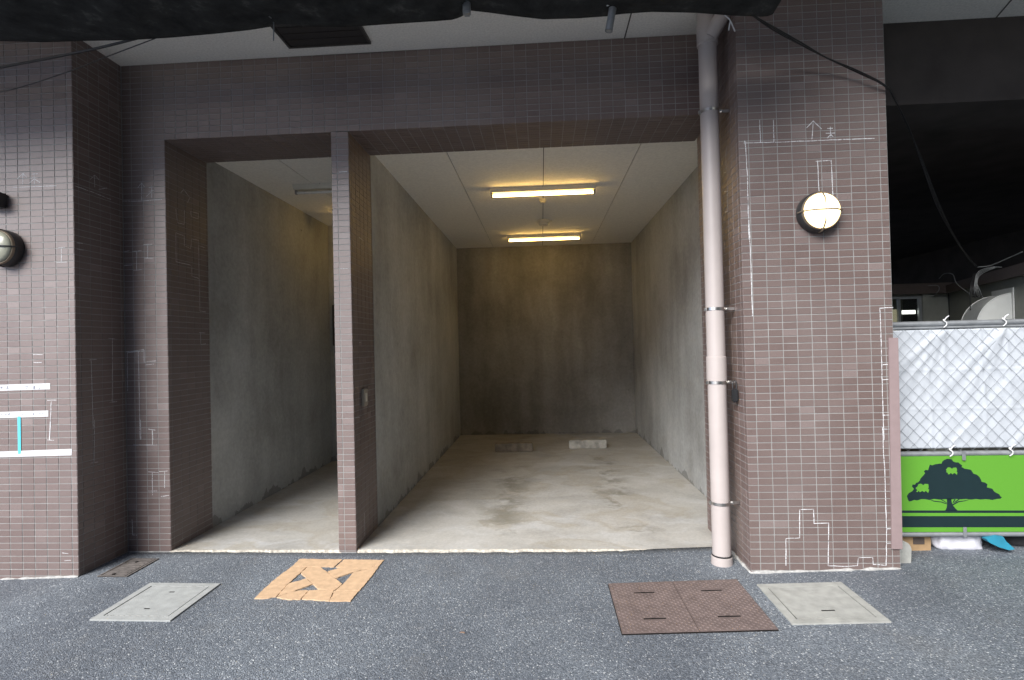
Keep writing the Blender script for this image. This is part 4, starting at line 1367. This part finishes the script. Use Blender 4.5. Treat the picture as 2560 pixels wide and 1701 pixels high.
# ---------------------------------------------------------------- fence with tarpaulin and banner
FY = 4.10
fx0, fx1 = 2.50, 4.30
gzf = gz(3.1)
fen = thing('fence', (3.3, FY, gzf), 'galvanised chain-link fence panel between the lamp pillar and the frame edge', 'fence')
MB().tube([(fx0, FY, 1.772), (fx1, FY, 1.772)], .021, 14).build('rail', M['galv'], fen)
MB().tube([(fx0, FY - .004, 1.742), (fx1, FY - .004, 1.742)], .011, 10).build('rail', M['galv'], fen)
MB().tube([(fx0, FY, .808), (fx1, FY, .808)], .020, 14).build('rail', M['galv'], fen)
MB().tube([(fx0, FY, .212), (fx1, FY, .212)], .018, 14).build('rail', M['galv'], fen)
for x in (4.02,):
    MB().tube([(x, FY + .03, gzf - .02), (x, FY + .03, 1.80)], .021, 14).build('post', M['galv'], fen)
for x, z in ((3.085, .815), (3.075, .165), (3.94, .815)):
    MB().box(x - .012, x + .012, FY - .026, FY - .019, z - (.055 if z > .5 else -.03), z + (.015 if z > .5 else .105), .002).build('clip', M['galv'], fen)
wm = MB()
p = .092
zz0, zz1 = .835, 1.735
k = -16
span = zz1 - zz0
for k in range(-12, 20):
    for s in (1, -1):
        xa = fx0 + k * p
        xb = xa + span * .92
        if s < 0:
            xa, xb = xb, xa
        # clip to the panel
        P = []
        za_, zb_ = zz0, zz1
        lo, hi = 0.0, 1.0
        dx = xb - xa
        for lim, sgn in ((2.51, 1), (4.0, -1)):
            tl = (lim - xa) / dx
            if (dx > 0) == (sgn > 0):
                lo = max(lo, tl)
            else:
                hi = min(hi, tl)
        if hi - lo < .02:
            continue
        n = max(2, int((hi - lo) * 26))
        for i in range(n + 1):
            t = lo + (hi - lo) * i / n
            P.append((xa + dx * t, FY - .030 + (.0022 if (i + k) % 2 else -.0022) * s, zz0 + span * t))
        wm.tube(P, .0012, 4, caps=False)
wm.build('chain_link', M['wire'], fen, recalc=False, kind='stuff')

FOLDS = []
for tx_ in (2.985, 3.405, 3.83):
    for an, ww, am in ((222, .020, .022), (236, .017, .020), (250, .014, .014), (270, .013, .013), (298, .016, .014), (318, .020, .012)):
        an = math.radians(an + random.uniform(-5, 5))
        FOLDS.append((tx_ + random.uniform(-.01, .01), 1.742, math.cos(an), math.sin(an), ww, am * random.uniform(.7, 1.2)))
    for an, ww, am in ((48, .016, .008), (118, .018, .008)):
        FOLDS.append((tx_, .845, math.cos(math.radians(an)), math.sin(math.radians(an)), ww, am))
tp = MB()
nx, nz = 130, 90
tx0, tx1 = 2.47, 4.15
for j in range(nz + 1):
    for i in range(nx + 1):
        x = tx0 + (tx1 - tx0) * i / nx
        z = .850 + (1.728 - .850) * j / nz
        y = FY - .012
        # tension folds running down and away from each tie, and fold creases from packing
        for tx_, tz_, ux, uz, ww, am in FOLDS:
            rx, rz = x - tx_, z - tz_
            al = rx * ux + rz * uz
            pe = rx * -uz + rz * ux
            if al > 0:
                wd = ww * (1 + 1.6 * al)
                y -= .7 * am * math.exp(-(pe / wd) ** 2) * math.exp(-al * 1.9) * min(1, al * 14)
        y += .010 * mnoise.noise(Vector((x * 3.2 + z * 2.6, z * 1.6, 0))) + .0035 * mnoise.noise(Vector((x * 9 + z * 9, z * 4, 5)))
        for cx_ in (2.86, 3.24, 3.62, 4.0):
            y -= .0055 * max(0, 1 - abs(x - cx_ - .01 * math.sin(z * 7)) / .012)
        for cz_ in (1.43, 1.14):
            y -= .004 * max(0, 1 - abs(z - cz_) / .010)
        tp.v.append(Vector((x, min(y, FY - .001), z)))
n = nx + 1
for j in range(nz):
    for i in range(nx):
        a = j * n + i
        tp.f.append([a, a + 1, a + n + 1, a + n])
        tp.s.append(True)
tpo = tag(tp.build('tarpaulin', M['tarp'], None, recalc=False), 'creased white tarpaulin tied behind the wire of the fence', 'tarpaulin')
tpo.modifiers.new('thick', 'SOLIDIFY').thickness = .0015
def tie(x, z, lab):
    t = thing('string_tie', (x, FY - .03, z), lab, 'string', 'white string ties on the fence')
    P = [(x, FY - .024, z - .03), (x + .012, FY - .034, z - .012), (x + .012, FY - .034, z + .006), (x - .004, FY - .030, z + .022), (x + .002, FY - .02, z + .030)]
    MB().tube(curve_pts(P, 5), .0042, 6).build('loop', M['string'], t)
    MB().tube(curve_pts([(x - .002, FY - .032, z + .02), (x + .012, FY - .034, z + .042), (x + .03, FY - .036, z + .055)], 5), .0042, 6).build('tail', M['string'], t)
tie(2.972, 1.772, 'white string tie with upright ends on the fence top rail near the pillar')
tie(3.39, 1.772, 'white string tie on the fence top rail near the frame edge')
tie(2.985, .820, 'white string tie at the foot of the tarpaulin, above the tree crown')
tie(3.405, .820, 'white string tie at the foot of the tarpaulin near the frame edge')

# banner board
BY = FY - .012
bx0, bx1, bz0, bz1 = 2.47, 4.05, .232, .792
ban = thing('banner', (3.2, BY, bz0), 'lime green banner board with dark tree silhouette and road stripes', 'banner')
MB().box(bx0, bx1, BY, BY + .006, bz0, bz1).build('board', M['lime'], ban)
def zb(x, y): return (2160 + x / 3.92, 1080 + y / 3.92)
def onb(x, y, k=1): return atY(zb(x, y), BY - .0006 * k)
def flat(polys, name, mat, k):
    mb = MB()
    for poly in polys:
        mb.prism([onb(x, y, k) for x, y in poly], (0, .0003, 0))
    mb.build(name, mat, ban)
crown = [(420, 630), (440, 600), (474, 582), (490, 560), (470, 535), (476, 517), (500, 518), (512, 500), (530, 495), (545, 480), (556, 455), (575, 436), (600, 405), (586, 388), (604, 374), (628, 376), (636, 350), (645, 322),
         (670, 328), (700, 318), (740, 312), (760, 312), (768, 292), (785, 276), (815, 264), (840, 265), (862, 270), (872, 290), (900, 300), (925, 300), (945, 318), (965, 332), (955, 344), (985, 362), (1020, 366), (1050, 374),
         (1060, 390), (1072, 410), (1105, 420), (1130, 440), (1146, 468), (1152, 490), (1185, 497), (1210, 514), (1204, 545), (1225, 550), (1258, 558), (1275, 585), (1300, 600), (1326, 612), (1336, 632), (1352, 642),
         (1338, 655), (1300, 658), (1258, 668), (1225, 662), (1190, 660), (1140, 664), (1100, 658), (1050, 664), (1000, 658), (950, 662), (900, 658), (850, 664), (800, 660), (740, 664), (690, 658), (640, 668), (600, 660), (560, 660), (520, 672), (490, 668), (462, 680), (440, 682), (430, 662)]
trunk = [(812, 655), (855, 655), (860, 690), (872, 722), (895, 750), (922, 774), (795, 774), (810, 745), (815, 710)]
br = [[(640, 664), (690, 676), (760, 684), (814, 704), (814, 712), (755, 692), (685, 684)], [(745, 660), (760, 660), (812, 694), (810, 700)], [(1045, 660), (985, 674), (925, 680), (868, 708), (872, 722), (930, 690), (990, 680)],
      [(940, 660), (925, 660), (895, 682), (866, 700), (900, 690)], [(885, 662), (900, 660), (880, 690), (868, 694)]]
flat([crown, trunk] + br, 'tree_print', M['slate'], 1)
bird1 = [(802, 372), (812, 362), (820, 350), (835, 348), (850, 352), (862, 362), (875, 352), (905, 350), (912, 372), (908, 390), (916, 398), (911, 422), (890, 404), (876, 408), (868, 418), (850, 402), (838, 416), (820, 416), (824, 404), (803, 394), (812, 384)]
bird2 = [(506, 548), (522, 540), (532, 516), (552, 508), (568, 512), (580, 524), (596, 510), (630, 512), (634, 540), (628, 560), (640, 568), (628, 600), (606, 578), (590, 592), (572, 580), (548, 592), (536, 578), (526, 590), (510, 588), (522, 570), (510, 560)]
flat([bird1], 'leaf_print', M['lime'], 2)
flat([bird2], 'leaf_print', M['lime'], 2)
flat([[(300, 771), (2000, 771), (2000, 795), (300, 795)], [(300, 826), (2000, 826), (2000, 936), (300, 936)]], 'stripe_print', M['slate'], 1)

# flashing strip on the pillar corner
q = [atY((x * D, y * D), YP - .012) for x, y in ((2049, 779), (2069, 779), (2079, 1266), (2056, 1266))]
fl = thing('corner_flashing', (q[3] + q[2]) / 2, 'narrow mauve steel strip covering the pillar corner beside the fence', 'flashing')
MB().prism(q, (0, .010, 0)).build('face', M['mauve'], fl)
MB().prism([q[1], q[1] + Vector((0, .20, 0)), q[2] + Vector((0, .20, 0)), q[2]], (.004, 0, 0)).build('return', M['mauve'], fl)

# fence foot block, box, bag and cloth at the foot of the fence
gb = gz(2.57)
blk = MB()
bm = bmesh.new()
pr = [(2.47, gb - .02), (2.592, gb - .02), (2.600, gb + .10), (2.585, gb + .135), (2.555, gb + .152), (2.47, gb + .152)]
A = [bm.verts.new((x, 3.93, z)) for x, z in pr]
B = [bm.verts.new((x, 4.07, z)) for x, z in pr]
bm.faces.new(A); bm.faces.new(B[::-1])
for k in range(len(pr)):
    bm.faces.new((A[k], B[k], B[(k + 1) % len(pr)], A[(k + 1) % len(pr)]))
bmesh.ops.bevel(bm, geom=list(bm.edges), offset=.006, segments=2, affect='EDGES')
blk.bm(bm)
tag(blk.build('fence_block', M['precast_tan'], None), 'small grey concrete fence foot with a rounded top beside the pillar base', 'concrete block')

cbx = thing('cardboard_box', (2.93, 4.45, gz(2.93)), 'brown cardboard box under the banner next to the white bag', 'box')
MB().box(atY(zb(250, 1090), 4.15).x, atY(zb(655, 1090), 4.15).x, 4.15, 4.47, gz(2.9) - .005, .36).build('carton', M['card'], cbx)
MB().box(atY(zb(480, 1090), 4.15).x, atY(zb(590, 1090), 4.15).x, 4.146, 4.1495, gz(2.7) + .05, gz(2.7) + .10).build('printed_band', M['fascia'], cbx)

def lump(name, c, r, mat, label, cat, seed, flat_=.5):
    bm = bmesh.new()
    bmesh.ops.create_icosphere(bm, subdivisions=4, radius=1)
    for v in bm.verts:
        d = v.co.copy()
        n_ = mnoise.noise(d * 1.3 + Vector((seed, 0, 0))) * .16 + mnoise.noise(d * 3.4 + Vector((0, seed, 0))) * .09 + abs(mnoise.noise(d * 7 + Vector((0, 0, seed)))) * .05
        # box the sphere out so it reads as a filled bag
        sgn = Vector([math.copysign(abs(q_) ** .62, q_) for q_ in d])
        p = sgn * (1 + n_)
        v.co = Vector((p.x * r[0], p.y * r[1], max(p.z, -flat_) * r[2])) + Vector(c)
    mb = MB().bm(bm, True)
    return tag(mb.build(name, mat, None), label, cat)
lump('plastic_bag', (atY(zb(868, 1090), 4.25).x, 4.25, gz(3.1) + .082), (.172, .115, .125), M['bag'], 'crumpled white plastic bag lying under the banner', 'bag', 3.3, .68)
lump('black_sack', (atY(zb(1720, 1090), 4.32).x, 4.32, gz(4.0) + .10), (.33, .16, .16), M['black_cloth'], 'black cloth bundle under the banner at the frame edge', 'bundle', 9.1, .62)
def zbq(x, y): return atY(zb(x, y), 4.06)
bc = MB()
bc.prism([zbq(1195, 1050), zbq(1300, 1020), zbq(1365, 1028), zbq(1395, 1075), zbq(1440, 1115), zbq(1480, 1152), zbq(1420, 1160), zbq(1320, 1130), zbq(1230, 1085)], (0, .05, .0))
bm = bmesh.new()
tag(bc.build('blue_cloth', M['blue_cloth'], None), 'bright blue cloth corner trailing from the black bundle', 'cloth')
tag(MB().box(atY(zb(300, 200), 4.75).x, atY(zb(612, 200), 4.75).x, 4.75, 5.0, gz(3.2), .87).build('cardboard_box', M['card'], None), 'tall brown carton showing as a tan sliver above the banner rail', 'box')
bm.free()
